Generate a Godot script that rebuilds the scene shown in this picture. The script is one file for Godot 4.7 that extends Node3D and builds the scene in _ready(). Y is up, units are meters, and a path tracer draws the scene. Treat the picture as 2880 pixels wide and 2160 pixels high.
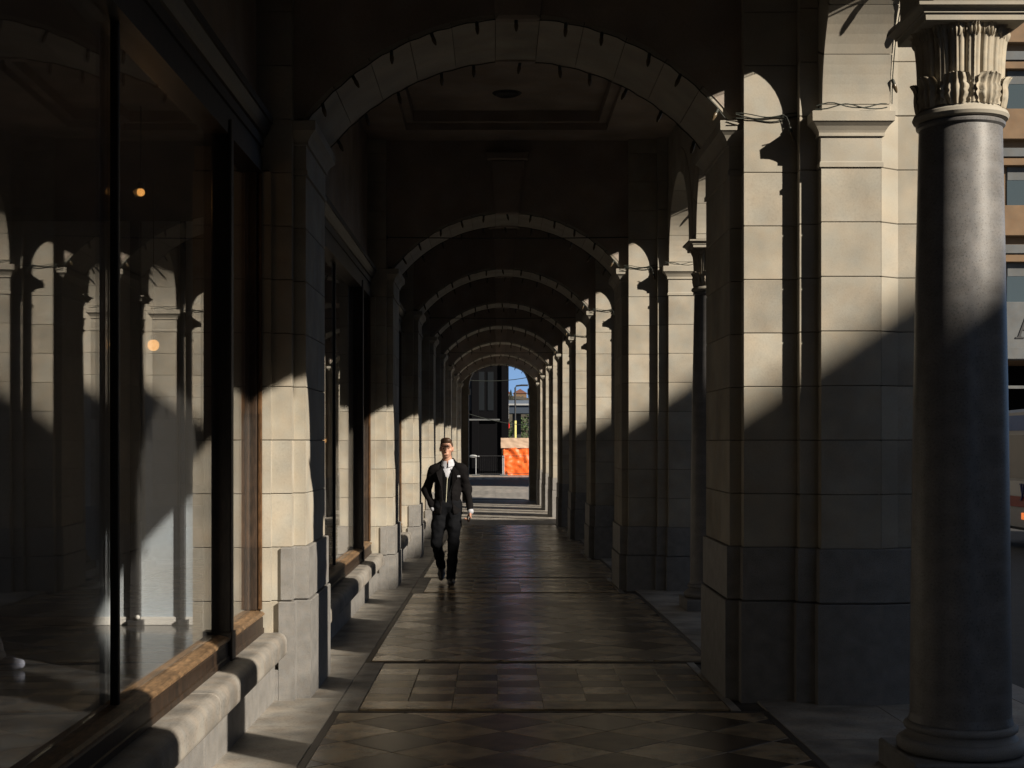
extends Node3D
# Stone arcade with low sun raking in from the street side. Metres; "d" is the distance in front of the camera (z = -d).

const SLOPE := 0.0148          # the pavement falls away from the camera
const COURSE := 0.338          # height of a stone course
const Y0 := 1.503              # a joint level all courses share
const IMPOST0 := 3.193
const IMPOST1 := 3.531
const CEIL := 5.05
const SUN := Vector3(1.0, 0.68, 0.85)
const PIERS := [-13.79, -5.96, 1.87, 9.70, 17.56, 23.11, 28.66, 34.21, 39.76, 45.31, 50.86]
const FIRST := 3               # index of the first pier in view
const END := 56.41

var M := {}
var used := {}
var cache := {}
var rng := RandomNumberGenerator.new()
const PLAN := Transform3D(Basis(Vector3(1, 0, 0), Vector3(0, 0, -1), Vector3(0, 1, 0)), Vector3.ZERO)   # (x, d) plan, extruded upwards
const SIDE := Transform3D(Basis(Vector3(0, 0, -1), Vector3(0, 1, 0), Vector3(1, 0, 0)), Vector3.ZERO)   # (d, y) elevation, extruded along x
const FRONT := Transform3D(Basis.IDENTITY, Vector3.ZERO)                                              # (x, y) elevation, extruded along z

func P(x: float, y: float, d: float) -> Vector3:
	return Vector3(x, y, -d)

func fl(d: float) -> float:
	return -SLOPE * minf(d, 58.0)

# ---------------------------------------------------------------- mesh tools
class MB:
	var v := PackedVector3Array()
	var n := PackedVector3Array()
	var c := PackedColorArray()
	var ix := PackedInt32Array()
	func tri(a: Vector3, b: Vector3, e: Vector3) -> void:
		var nn := (b - a).cross(e - a)
		if nn.length_squared() < 1e-16:
			return
		nn = nn.normalized()
		var s := v.size()
		v.append(a); v.append(b); v.append(e)
		n.append(nn); n.append(nn); n.append(nn)
		ix.append(s); ix.append(s + 2); ix.append(s + 1)
	func quad(a: Vector3, b: Vector3, e: Vector3, f: Vector3) -> void:
		var nn := (e - a).cross(f - b)
		if nn.length_squared() < 1e-16:
			return
		nn = nn.normalized()
		var s := v.size()
		v.append(a); v.append(b); v.append(e); v.append(f)
		for i in 4: n.append(nn)
		ix.append_array(PackedInt32Array([s, s + 2, s + 1, s, s + 3, s + 2]))
	func box(lo: Vector3, hi: Vector3, b := 0.0) -> void:
		var poly := PackedVector2Array([Vector2(lo.x, lo.y), Vector2(hi.x, lo.y), Vector2(hi.x, hi.y), Vector2(lo.x, hi.y)])
		prism(poly, lo.z, hi.z, b, Transform3D())
	static func inset(poly: PackedVector2Array, by: float) -> PackedVector2Array:
		var out := PackedVector2Array()
		var m := poly.size()
		for i in m:
			var p0 := poly[(i + m - 1) % m]
			var p1 := poly[i]
			var p2 := poly[(i + 1) % m]
			var e0 := (p1 - p0).normalized()
			var e1 := (p2 - p1).normalized()
			var n0 := Vector2(-e0.y, e0.x)
			var n1 := Vector2(-e1.y, e1.x)
			var mid := n0 + n1
			var k := mid.dot(n0)
			out.append(p1 + mid * (by / maxf(k, 0.25)))
		return out
	static func ccw(poly: PackedVector2Array) -> PackedVector2Array:
		var a := 0.0
		for i in poly.size():
			a += poly[i].cross(poly[(i + 1) % poly.size()])
		var r := PackedVector2Array(poly)
		if a < 0.0:
			r.reverse()
		return r
	# stacked outlines: each level is [height, outward offset]
	func stack(poly_in: PackedVector2Array, levels: Array, t: Transform3D) -> void:
		var poly := ccw(poly_in)
		var m := poly.size()
		var rings := []
		for l in levels:
			var q := inset(poly, -l[1])
			var r := PackedVector3Array()
			for p in q:
				r.append(t * Vector3(p.x, p.y, l[0]))
			rings.append(r)
		for j in levels.size() - 1:
			for i in m:
				var k := (i + 1) % m
				quad(rings[j][i], rings[j][k], rings[j + 1][k], rings[j + 1][i])
		var tri_ix := Geometry2D.triangulate_polygon(inset(poly, -levels[0][1]))
		for i in range(0, tri_ix.size(), 3):
			var a: Vector3 = rings[0][tri_ix[i]]
			var b: Vector3 = rings[0][tri_ix[i + 1]]
			var e: Vector3 = rings[0][tri_ix[i + 2]]
			var dn := t.basis.z * -1.0
			if (b - a).cross(e - a).dot(dn) < 0.0:
				tri(a, e, b)
			else:
				tri(a, b, e)
		var top: PackedVector3Array = rings[-1]
		var tri2 := Geometry2D.triangulate_polygon(inset(poly, -levels[-1][1]))
		for i in range(0, tri2.size(), 3):
			var a: Vector3 = top[tri2[i]]
			var b: Vector3 = top[tri2[i + 1]]
			var e: Vector3 = top[tri2[i + 2]]
			if (b - a).cross(e - a).dot(t.basis.z) < 0.0:
				tri(a, e, b)
			else:
				tri(a, b, e)
	func prism(poly: PackedVector2Array, c0: float, c1: float, b := 0.0, t := Transform3D()) -> void:
		if b > 0.0:
			stack(poly, [[c0, -b], [c0 + b, 0.0], [c1 - b, 0.0], [c1, -b]], t)
		else:
			stack(poly, [[c0, 0.0], [c1, 0.0]], t)
	# rows of points joined into a smooth sheet
	func sheet(rows: Array, closed := false) -> void:
		var nr := rows.size()
		var nc: int = rows[0].size()
		var s := v.size()
		var acc := PackedVector3Array()
		acc.resize(nr * nc)
		var cc := nc if closed else nc - 1
		for j in nr - 1:
			for i in cc:
				var k := (i + 1) % nc
				var a: Vector3 = rows[j][i]
				var b: Vector3 = rows[j][k]
				var e: Vector3 = rows[j + 1][k]
				var f: Vector3 = rows[j + 1][i]
				var nn := (e - a).cross(f - b)
				acc[j * nc + i] += nn; acc[j * nc + k] += nn
				acc[(j + 1) * nc + i] += nn; acc[(j + 1) * nc + k] += nn
				var o := PackedInt32Array([s + j * nc + i, s + (j + 1) * nc + k, s + j * nc + k, s + j * nc + i, s + (j + 1) * nc + i, s + (j + 1) * nc + k])
				ix.append_array(o)
		for j in nr:
			for i in nc:
				v.append(rows[j][i])
				var q := acc[j * nc + i]
				n.append(q.normalized() if q.length_squared() > 1e-18 else Vector3.UP)
	# profile of Vector2(radius, height); sharp where it turns by more than 35 degrees
	func lathe(profile: Array, segs := 24, at := Vector3.ZERO, basis := Basis.IDENTITY) -> void:
		var run := [profile[0]]
		for j in range(1, profile.size()):
			run.append(profile[j])
			var sharp := j == profile.size() - 1
			if not sharp:
				var e0: Vector2 = (profile[j] - profile[j - 1]).normalized()
				var e1: Vector2 = (profile[j + 1] - profile[j]).normalized()
				sharp = e0.dot(e1) < 0.82
			if sharp:
				var rows := []
				for p in run:
					var r := PackedVector3Array()
					for i in segs:
						var a := TAU * i / segs
						r.append(at + basis * Vector3(p.x * cos(a), p.y, -p.x * sin(a)))
					rows.append(r)
				sheet(rows, true)
				run = [profile[j]]
	func tube(path: Array, radius: float, sides := 6) -> void:
		var rows := []
		for j in path.size():
			var dir: Vector3 = (path[mini(j + 1, path.size() - 1)] - path[maxi(j - 1, 0)]).normalized()
			var up := Vector3.UP if absf(dir.y) < 0.9 else Vector3.RIGHT
			var x := dir.cross(up).normalized()
			var y := x.cross(dir)
			var r := PackedVector3Array()
			for i in sides:
				var a := TAU * i / sides
				r.append(path[j] + (x * cos(a) + y * sin(a)) * radius)
			rows.append(r)
		sheet(rows, true)
	func ball(at: Vector3, r: Vector3, segs := 16) -> void:
		var rows := []
		for j in segs / 2 + 1:
			var t := PI * j / (segs / 2)
			var row := PackedVector3Array()
			for i in segs:
				var a := TAU * i / segs
				row.append(at + Vector3(r.x * sin(t) * cos(a), -r.y * cos(t), -r.z * sin(t) * sin(a)))
			rows.append(row)
		sheet(rows, true)
	func mesh() -> ArrayMesh:
		var arr := []
		arr.resize(Mesh.ARRAY_MAX)
		arr[Mesh.ARRAY_VERTEX] = v
		arr[Mesh.ARRAY_NORMAL] = n
		arr[Mesh.ARRAY_INDEX] = ix
		if c.size() == v.size() and c.size() > 0:
			arr[Mesh.ARRAY_COLOR] = c
		var m := ArrayMesh.new()
		m.add_surface_from_arrays(Mesh.PRIMITIVE_TRIANGLES, arr)
		return m

func V2(list: Array) -> PackedVector2Array:
	var r := PackedVector2Array()
	for i in range(0, list.size(), 2):
		r.append(Vector2(list[i], list[i + 1]))
	return r

func rect(x0: float, y0: float, x1: float, y1: float) -> PackedVector2Array:
	return V2([x0, y0, x1, y0, x1, y1, x0, y1])

func prism(poly: PackedVector2Array, c0: float, c1: float, b: float, t: Transform3D) -> ArrayMesh:
	var mb := MB.new()
	mb.prism(poly, c0, c1, b, t)
	return mb.mesh()

func boxm(lo: Vector3, hi: Vector3, b := 0.0) -> ArrayMesh:
	var mb := MB.new()
	mb.box(lo, hi, b)
	return mb.mesh()

# ---------------------------------------------------------------- nodes
func numbered(called: String) -> String:
	if not used.has(called):
		used[called] = 0
		return called
	used[called] += 1
	return "%s_%03d" % [called, used[called]]

func thing(called: String, label: String, category: String, group := "", at := Vector3.ZERO) -> Node3D:
	var o := Node3D.new()
	o.name = numbered(called)
	add_child(o)
	o.position = at
	o.set_meta("label", label)
	o.set_meta("category", category)
	if group != "":
		o.set_meta("group", group)
	return o

func part(called: String, mesh: Mesh, m: Material, parent: Node3D, at := Vector3.ZERO, turn := Basis.IDENTITY) -> MeshInstance3D:
	var o := MeshInstance3D.new()
	o.name = called
	o.mesh = mesh
	o.material_override = m
	o.transform = Transform3D(turn, at)
	parent.add_child(o, true)
	return o

func structure(called: String, mesh: Mesh, m: Material) -> MeshInstance3D:
	var o := MeshInstance3D.new()
	o.name = numbered(called)
	o.mesh = mesh
	o.material_override = m
	add_child(o)
	o.set_meta("kind", "structure")
	return o

func ordinal(n: int) -> String:
	return ["zeroth", "first", "second", "third", "fourth", "fifth", "sixth", "seventh", "eighth", "ninth", "tenth", "eleventh", "twelfth", "thirteenth", "fourteenth", "fifteenth", "sixteenth", "seventeenth", "eighteenth", "nineteenth", "twentieth", "twenty-first", "twenty-second", "twenty-third", "twenty-fourth", "twenty-fifth", "twenty-sixth", "twenty-seventh", "twenty-eighth"][n]

# ---------------------------------------------------------------- materials
func noise_img(sd: int, freq: float, size: int, oct := 4, kind := FastNoiseLite.TYPE_SIMPLEX_SMOOTH) -> Image:
	var f := FastNoiseLite.new()
	f.seed = sd
	f.noise_type = kind
	f.frequency = freq
	f.fractal_octaves = oct
	return f.get_seamless_image(size, size)

func lin(r: float, g: float, b: float) -> Color:
	return Color(r, g, b).linear_to_srgb()

# mixes grain, mottle and specks into one picture; returns [colour texture, height texture]
func stone_tex(sd: int, size: int, mottle: float, grain: float, speck: float, warm: float, speck_freq := 0.2) -> Array:
	var a := noise_img(sd, 0.008, size, 5)
	var b := noise_img(sd + 1, 0.35, size, 2)
	var s := noise_img(sd + 2, speck_freq, size, 2)
	var w := noise_img(sd + 3, 0.02, size, 3)
	var col := Image.create(size, size, false, Image.FORMAT_RGB8)
	var hgt := Image.create(size, size, false, Image.FORMAT_L8)
	var da := a.get_data()
	var db := b.get_data()
	var ds := s.get_data()
	var dw := w.get_data()
	for y in size:
		for x in size:
			var i := y * size + x
			var m := da[i] / 255.0 - 0.5
			var g := db[i] / 255.0 - 0.5
			var k := ds[i] / 255.0
			var t := dw[i] / 255.0 - 0.5
			var dark := smoothstep(0.68, 0.8, k) * speck
			var light := smoothstep(0.7, 0.85, 1.0 - k) * speck * 0.5
			var val := clampf(0.88 + m * mottle + g * grain - dark + light, 0.05, 1.0)
			col.set_pixel(x, y, Color(clampf(val * (1.0 + t * warm), 0, 1), val, clampf(val * (1.0 - t * warm), 0, 1)))
			hgt.set_pixel(x, y, Color.from_hsv(0, 0, clampf(0.5 + g * 0.5 + m * 0.3 - dark * 0.4, 0, 1)))
	return [ImageTexture.create_from_image(col), ImageTexture.create_from_image(hgt)]

func wood_tex(sd: int) -> Array:
	var size := 256
	var a := noise_img(sd, 0.03, size, 3)
	var b := noise_img(sd + 1, 0.2, size, 2)
	var col := Image.create(size, size, false, Image.FORMAT_RGB8)
	var da := a.get_data()
	var db := b.get_data()
	for y in size:
		for x in size:
			var g := da[((y / 16) % size) * size + x] / 255.0
			var k := db[((y / 6) % size) * size + x] / 255.0
			var val := clampf(0.65 + 0.45 * (g - 0.5) + 0.4 * (k - 0.5), 0.1, 1.0)
			col.set_pixel(x, y, Color(val, val * 0.95, val * 0.88))
	return [ImageTexture.create_from_image(col), ImageTexture.create_from_image(b)]

func mat(c: Color, rough := 0.8, tex := [], scale := 0.5, bump := 0.0, world := true) -> StandardMaterial3D:
	var m := StandardMaterial3D.new()
	m.albedo_color = c
	m.roughness = rough
	m.metallic_specular = 0.5
	if tex.size() > 0:
		m.albedo_texture = tex[0]
		m.uv1_triplanar = true
		m.uv1_world_triplanar = world
		m.uv1_scale = Vector3.ONE * scale
		if bump > 0.0:
			m.heightmap_enabled = true
			m.heightmap_texture = tex[1]
			m.heightmap_scale = bump
	return m

func make_materials() -> void:
	var ts := stone_tex(11, 512, 0.15, 0.05, 0.02, 0.04)
	var ts2 := stone_tex(31, 512, 0.20, 0.06, 0.03, 0.05)
	var tg := stone_tex(51, 512, 0.14, 0.30, 0.24, 0.03, 0.16)
	var tf := stone_tex(71, 512, 0.6, 0.10, 0.12, 0.12, 0.08)
	var tp := stone_tex(91, 512, 0.42, 0.14, 0.12, 0.06, 0.15)
	var tw := wood_tex(7)
	M.stone = [mat(lin(0.465, 0.43, 0.365), 0.85, ts, 0.45, 0.08), mat(lin(0.435, 0.398, 0.335), 0.85, ts2, 0.5, 0.08), mat(lin(0.45, 0.41, 0.34), 0.85, ts, 0.61, 0.08), mat(lin(0.48, 0.44, 0.37), 0.85, ts2, 0.37, 0.08)]
	M.pier = M.stone
	M.cream = M.stone
	M.vault = M.stone
	M.carved = mat(lin(0.49, 0.435, 0.345), 0.85, ts2, 2.2, 0.15)
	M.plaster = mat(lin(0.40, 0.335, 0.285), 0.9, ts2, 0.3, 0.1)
	M.mortar = mat(lin(0.10, 0.085, 0.07), 0.95)
	M.granite = [mat(lin(0.30, 0.29, 0.28), 0.6, tg, 1.6, 0.02), mat(lin(0.275, 0.267, 0.26), 0.6, tg, 1.9, 0.02)]
	M.shaft = mat(lin(0.225, 0.22, 0.222), 0.4, stone_tex(131, 512, 0.22, 0.36, 0.20, 0.03, 0.09), 1.6, 0.01)
	M.sill = mat(lin(0.33, 0.305, 0.275), 0.65, tp, 0.6, 0.06)
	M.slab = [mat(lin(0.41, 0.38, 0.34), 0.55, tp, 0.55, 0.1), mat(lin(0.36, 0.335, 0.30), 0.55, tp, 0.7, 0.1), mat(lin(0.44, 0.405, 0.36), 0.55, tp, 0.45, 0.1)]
	M.tile_light = [mat(lin(0.43, 0.325, 0.205), 0.24, tf, 0.9, 0.16), mat(lin(0.375, 0.285, 0.18), 0.28, tf, 1.1, 0.16), mat(lin(0.46, 0.35, 0.225), 0.22, tf, 0.8, 0.16)]
	M.tile_dark = [mat(lin(0.10, 0.072, 0.05), 0.25, tf, 0.9, 0.16), mat(lin(0.13, 0.095, 0.067), 0.29, tf, 1.2, 0.16)]
	M.strip = mat(lin(0.06, 0.05, 0.042), 0.5)
	M.bed = mat(lin(0.09, 0.08, 0.07), 0.8, tp, 0.5, 0.2)
	M.asphalt = mat(lin(0.05, 0.05, 0.052), 0.85, tg, 0.9, 0.3)
	M.wood = mat(lin(0.24, 0.135, 0.065), 0.4, tw, 1.2)
	M.wood_mid = mat(lin(0.07, 0.045, 0.03), 0.5, tw, 1.2)
	M.wood_pale = mat(lin(0.42, 0.29, 0.18), 0.5, tw, 1.2)
	M.wood_dark = mat(lin(0.045, 0.032, 0.025), 0.5, tw, 1.2)
	var g := StandardMaterial3D.new()
	g.transparency = BaseMaterial3D.TRANSPARENCY_ALPHA
	g.albedo_color = Color(1, 1, 1, 0.02)
	g.roughness = 0.0
	g.metallic_specular = 0.5
	M.glass = g
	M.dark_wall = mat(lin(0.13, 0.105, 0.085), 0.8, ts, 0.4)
	M.white_wall = mat(lin(0.61, 0.69, 0.77), 0.8, ts, 0.2)
	M.shop_floor = mat(lin(0.07, 0.07, 0.072), 0.15, tf, 0.5)
	M.metal_dark = mat(lin(0.03, 0.03, 0.032), 0.45)
	M.cord = mat(lin(0.02, 0.025, 0.02), 0.6)
	M.bulb = mat(lin(0.10, 0.075, 0.045), 0.25)
	M.tan = mat(lin(0.23, 0.145, 0.08), 0.8, ts, 0.25)
	M.grey_wall = mat(lin(0.14, 0.148, 0.155), 0.8, ts, 0.25)
	M.render_wall = mat(lin(0.32, 0.29, 0.25), 0.85, ts2, 0.2)
	M.win_glass = mat(lin(0.06, 0.08, 0.09), 0.08)
	M.black_glass = mat(lin(0.01, 0.012, 0.014), 0.3)
	M.near_black = mat(lin(0.006, 0.006, 0.007), 0.9)
	M.near_black.metallic_specular = 0.1
	M.steel = mat(lin(0.35, 0.36, 0.37), 0.4)
	M.white_paint = mat(lin(0.7, 0.7, 0.69), 0.6)
	M.ts = ts; M.tg = tg; M.tp = tp; M.ts2 = ts2

# ---------------------------------------------------------------- the arcade
const RA := [1.495, 1.57, 1.903, 2.02, 2.39, 2.52, 2.70]   # steps of a street pier in x, from the walk to the street
const UA := [0.51, 0.61, 0.69, 0.78]                       # half depths of those steps
const LA := [-1.21, -1.285, -1.41, -1.48, -1.9]
const ARCH_X := 0.1425
const ARCH_R := 1.71
const ARCH_TOP := 4.195

func pier_poly(which: String) -> PackedVector2Array:
	match which:
		"inner":
			return V2([RA[0], -UA[0], RA[1], -UA[0], RA[1], -UA[1], RA[2], -UA[1], RA[2], UA[1], RA[1], UA[1], RA[1], UA[0], RA[0], UA[0]])
		"inner_a":
			return V2([RA[0], -UA[0], RA[1], -UA[0], RA[1], -UA[1], RA[2], -UA[1], RA[2], -0.14, RA[0], -0.14])
		"inner_b":
			return V2([RA[0], -0.137, RA[2], -0.137, RA[2], UA[1], RA[1], UA[1], RA[1], UA[0], RA[0], UA[0]])
		"jamb":
			return V2([RA[2] + 0.002, -UA[2], RA[3], -UA[2], RA[3], -UA[3], RA[4], -UA[3], RA[4], UA[3], RA[3], UA[3], RA[3], UA[2], RA[2] + 0.002, UA[2]])
		"outer":
			return V2([RA[4] + 0.002, -UA[3], RA[5], -UA[2], RA[6], -UA[2], RA[6], UA[2], RA[5], UA[2], RA[4] + 0.002, UA[3]])
		"upper":
			return rect(RA[1], -UA[1], RA[2], UA[1])
		"upper_step":
			return rect(RA[2] + 0.002, -UA[2], RA[3], UA[2])
		"upper_wall":
			return rect(RA[3] + 0.002, -0.505, 2.448, 0.505)
		"upper_outer":
			return V2([2.45, -0.70, RA[5], -UA[2], RA[6], -UA[2], RA[6], UA[2], RA[5], UA[2], 2.45, 0.70])
		"left":
			return V2([LA[0], -UA[0], LA[0], UA[0], LA[1], UA[0], LA[1], UA[1], LA[2], UA[1], LA[2], 0.66, LA[4], 0.66, LA[4], -0.66, LA[2], -0.66, LA[2], -UA[1], LA[1], -UA[1], LA[1], -UA[0]])
		"left_a":
			return V2([LA[0], -UA[0], LA[0], 0.11, LA[4], 0.11, LA[4], -0.66, LA[2], -0.66, LA[2], -UA[1], LA[1], -UA[1], LA[1], -UA[0]])
		"left_b":
			return V2([LA[0], 0.113, LA[0], UA[0], LA[1], UA[0], LA[1], UA[1], LA[2], UA[1], LA[2], 0.66, LA[4], 0.66, LA[4], 0.113])
		"left_upper":
			return V2([LA[1], -UA[1], LA[1], UA[1], LA[4], UA[1], LA[4], -UA[1]])
		"plinth_inner":
			return V2([RA[0] - 0.02, -UA[0] - 0.02, RA[1] - 0.01, -UA[0] - 0.02, RA[1] - 0.01, -UA[1] - 0.02, RA[2] - 0.015, -UA[1] - 0.02, RA[2] - 0.015, UA[1] + 0.02, RA[1] - 0.01, UA[1] + 0.02, RA[1] - 0.01, UA[0] + 0.02, RA[0] - 0.02, UA[0] + 0.02])
		"plinth_jamb":
			return V2([RA[2] - 0.013, -UA[2] - 0.02, RA[3] - 0.015, -UA[2] - 0.02, RA[3] - 0.015, -UA[3] - 0.02, RA[4] + 0.01, -UA[3] - 0.02, RA[6] + 0.02, -UA[2] - 0.02, RA[6] + 0.02, UA[2] + 0.02, RA[4] + 0.01, UA[3] + 0.02, RA[3] - 0.015, UA[3] + 0.02, RA[3] - 0.015, UA[2] + 0.02, RA[2] - 0.013, UA[2] + 0.02])
		"plinth_left":
			return V2([LA[0] + 0.025, -UA[0] - 0.025, LA[0] + 0.025, UA[0] + 0.025, LA[1] + 0.01, UA[0] + 0.025, LA[1] + 0.01, UA[1] + 0.02, -1.352, UA[1] + 0.02, -1.352, -UA[1] - 0.02, LA[1] + 0.01, -UA[1] - 0.02, LA[1] + 0.01, -UA[0] - 0.025])
	return PackedVector2Array()

func course_mesh(which: String) -> ArrayMesh:
	var key := "course " + which
	if not cache.has(key):
		cache[key] = prism(pier_poly(which), 0.0018, COURSE - 0.0018, 0.0035, PLAN)
	return cache[key]

func courses(which: Array, y0: float, y1: float, mats: Array, parent: Node3D, phase := 0) -> void:
	var k := 0
	var y := y0
	while y < y1 - 0.02:
		var h := minf(COURSE, y1 - y)
		for w in which:
			var names := [w]
			if w == "inner" and (k + phase) % 2 == 1:
				names = ["inner_a", "inner_b"]
			if w == "left" and (k + phase) % 2 == 0:
				names = ["left_a", "left_b"]
			for nm in names:
				var o := part("block", course_mesh(nm), mats[rng.randi() % mats.size()], parent, Vector3(0, y, 0))
				if h < COURSE - 0.001:
					o.scale.y = h / COURSE
		y += COURSE
		k += 1

# a moulded impost round an outline, from IMPOST0 to IMPOST1
func impost_mesh(poly: PackedVector2Array, key: String) -> ArrayMesh:
	if not cache.has(key):
		var mb := MB.new()
		var a := IMPOST0
		mb.stack(poly, [[a, 0.0], [a + 0.002, 0.012], [a + 0.03, 0.012], [a + 0.038, 0.004], [a + 0.19, 0.004], [a + 0.192, 0.018], [a + 0.212, 0.018], [a + 0.225, 0.024], [a + 0.25, 0.040], [a + 0.272, 0.062], [a + 0.276, 0.068], [a + 0.335, 0.070], [IMPOST1, 0.066]], PLAN)
		cache[key] = mb.mesh()
	return cache[key]

func plinth(which: Array, dc: float, top: float, parent: Node3D) -> void:
	var low := fl(dc) - 0.06
	for w in which:
		var joint := top - COURSE
		part("plinth_block", prism(pier_poly(w), joint + 0.003, top, 0.006, PLAN), M.granite[0], parent)
		part("plinth_block", prism(MB.inset(MB.ccw(pier_poly(w)), -0.012), low, joint - 0.003, 0.006, PLAN), M.granite[1], parent)

func street_pier(i: int) -> void:
	var dc: float = PIERS[i]
	var last := PIERS.size() - i
	var label := "stepped stone pier of the street row, %s from the far end wall" % ordinal(last)
	if i == FIRST:
		label = "stepped stone pier on a tall granite plinth, next to the nearest granite column"
	var t := thing("stone_pier", label, "pier", "piers along the street side", P(0, 0, dc))
	var top := Y0 - COURSE * (2 if i <= FIRST else 3)
	plinth(["plinth_inner", "plinth_jamb"], dc, top, t)
	courses(["inner", "jamb", "outer"], top, IMPOST0, M.pier, t, i)
	courses(["outer"], IMPOST0, IMPOST1, M.pier, t)
	courses(["upper"], IMPOST0, CEIL, M.pier, t)
	courses(["upper_step"], IMPOST0, CEIL, M.pier, t)
	courses(["upper_wall", "upper_outer"], IMPOST1 + 0.002, CEIL, M.pier, t)
	part("impost", impost_mesh(rect(RA[0], -UA[0], RA[1] + 0.12, UA[0]), "impost a"), M.pier[0], t)
	part("impost", impost_mesh(rect(RA[3], -UA[3], RA[4], UA[3]), "impost d"), M.pier[0], t)
	for w in ["inner", "jamb", "outer"]:
		part("mortar_core", prism(MB.inset(MB.ccw(pier_poly(w)), 0.014), top - 0.3, IMPOST0 + 0.02, 0.0, PLAN), M.mortar, t)
	part("mortar_core", prism(rect(RA[1] + 0.014, -UA[1] + 0.014, RA[2] - 0.014, UA[1] - 0.014), IMPOST0, CEIL, 0.0, PLAN), M.mortar, t)

func wall_pilaster(i: int) -> void:
	var dc: float = PIERS[i]
	var last := PIERS.size() - i
	var label := "cream stone pilaster between shop windows, %s from the far end wall" % ordinal(last)
	if i == FIRST:
		label = "cream stone pilaster beside the large shop window, sunlit below, granite plinth two courses high"
	var t := thing("wall_pilaster", label, "pilaster", "pilasters along the shop wall", P(0, 0, dc))
	var top := Y0 - COURSE * (2 if i <= FIRST else 3)
	plinth(["plinth_left"], dc, top, t)
	part("plinth_block", prism(rect(-1.46, -UA[1] - 0.03, -1.366, UA[1] + 0.03), fl(dc) - 0.06, fl(dc) + 0.2, 0.004, PLAN), M.granite[1], t)
	courses(["left"], top - COURSE * 2.0, IMPOST0, M.cream, t, i)
	courses(["left_upper"], IMPOST0, CEIL, M.cream, t)
	part("impost", impost_mesh(rect(LA[1] - 0.1, -UA[0], LA[0], UA[0]), "impost l"), M.cream[0], t)
	part("mortar_core", prism(MB.inset(MB.ccw(pier_poly("left")), 0.014), top - 0.9, IMPOST0 + 0.01, 0.0, PLAN), M.mortar, t)
	part("mortar_core", prism(MB.inset(MB.ccw(pier_poly("left_upper")), 0.014), IMPOST0, CEIL, 0.0, PLAN), M.mortar, t)

func arc_pt(cx: float, cy: float, r: float, a: float) -> Vector2:
	return Vector2(cx + r * sin(a), cy + r * cos(a))

# an arch across the walk: eleven voussoirs, the wall above and a console on the crown
func cross_arch(i: int) -> void:
	var dc: float = PIERS[i]
	var last := PIERS.size() - i
	var label := "segmental stone arch across the walkway, %s from the far end wall" % ordinal(last)
	if i == FIRST:
		label = "widest stone arch across the walkway, its voussoirs brown in the shade, before the coffered ceiling"
	var t := thing("cross_arch", label, "arch", "arches across the walkway", P(0, 0, dc))
	var cy := ARCH_TOP - ARCH_R
	var half := asin(1.3525 / ARCH_R)
	var n := 11
	var step := 2.0 * half / n
	var ring := 0.34
	for k in n:
		var key := "voussoir %d" % k
		if not cache.has(key):
			var a0 := -half + k * step + 0.0012
			var a1 := -half + (k + 1) * step - 0.0012
			var poly := PackedVector2Array()
			for j in 5: poly.append(arc_pt(ARCH_X, cy, ARCH_R, lerpf(a0, a1, j / 4.0)))
			for j in 5: poly.append(arc_pt(ARCH_X, cy, ARCH_R + ring, lerpf(a1, a0, j / 4.0)))
			cache[key] = prism(poly, -UA[0], UA[0], 0.007, FRONT)
		part("voussoir", cache[key], M.vault[(k * 7 + i * 3 + k * k) % 4], t)
	if not cache.has("arch core"):
		var poly := PackedVector2Array()
		for j in 41: poly.append(arc_pt(ARCH_X, cy, ARCH_R + 0.02, lerpf(-half, half, j / 40.0)))
		for j in 41: poly.append(arc_pt(ARCH_X, cy, ARCH_R + ring + 0.1, lerpf(half, -half, j / 40.0)))
		cache["arch core"] = prism(poly, -UA[0] + 0.02, UA[0] - 0.02, 0.0, FRONT)
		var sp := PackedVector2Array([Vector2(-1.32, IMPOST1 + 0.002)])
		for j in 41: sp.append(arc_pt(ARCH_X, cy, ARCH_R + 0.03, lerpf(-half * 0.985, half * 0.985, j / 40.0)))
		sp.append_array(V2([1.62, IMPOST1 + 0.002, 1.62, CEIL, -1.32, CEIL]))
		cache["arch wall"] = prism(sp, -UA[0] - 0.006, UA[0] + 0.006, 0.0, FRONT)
		var key: MB
		for s in [-1.0, 1.0]:
			var tt := Transform3D(Basis.IDENTITY if s > 0 else Basis(Vector3(-1, 0, 0), Vector3.UP, Vector3(0, 0, -1)), Vector3(0, 0, 0))
			var cx: float = ARCH_X * s
			key = MB.new()
			key.stack(V2([cx - 0.14, ARCH_TOP - 0.015, cx + 0.14, ARCH_TOP - 0.015, cx + 0.2, ARCH_TOP + 0.62, cx - 0.2, ARCH_TOP + 0.62]), [[UA[0] - 0.03, 0.0], [UA[0] + 0.045, 0.0], [UA[0] + 0.06, -0.02]], tt)
			key.stack(V2([cx - 0.24, ARCH_TOP + 0.62, cx + 0.24, ARCH_TOP + 0.62, cx + 0.26, ARCH_TOP + 0.71, cx - 0.26, ARCH_TOP + 0.71]), [[UA[0] - 0.03, 0.0], [UA[0] + 0.09, 0.0], [UA[0] + 0.1, -0.012]], tt)
			cache["arch key %d" % int(s)] = key.mesh()
	part("mortar_core", cache["arch core"], M.mortar, t)
	part("spandrel", cache["arch wall"], M.plaster, t)  # darker plaster face laid over the stone ring fronts imitates their shade
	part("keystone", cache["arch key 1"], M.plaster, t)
	part("keystone", cache["arch key -1"], M.plaster, t)

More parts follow.
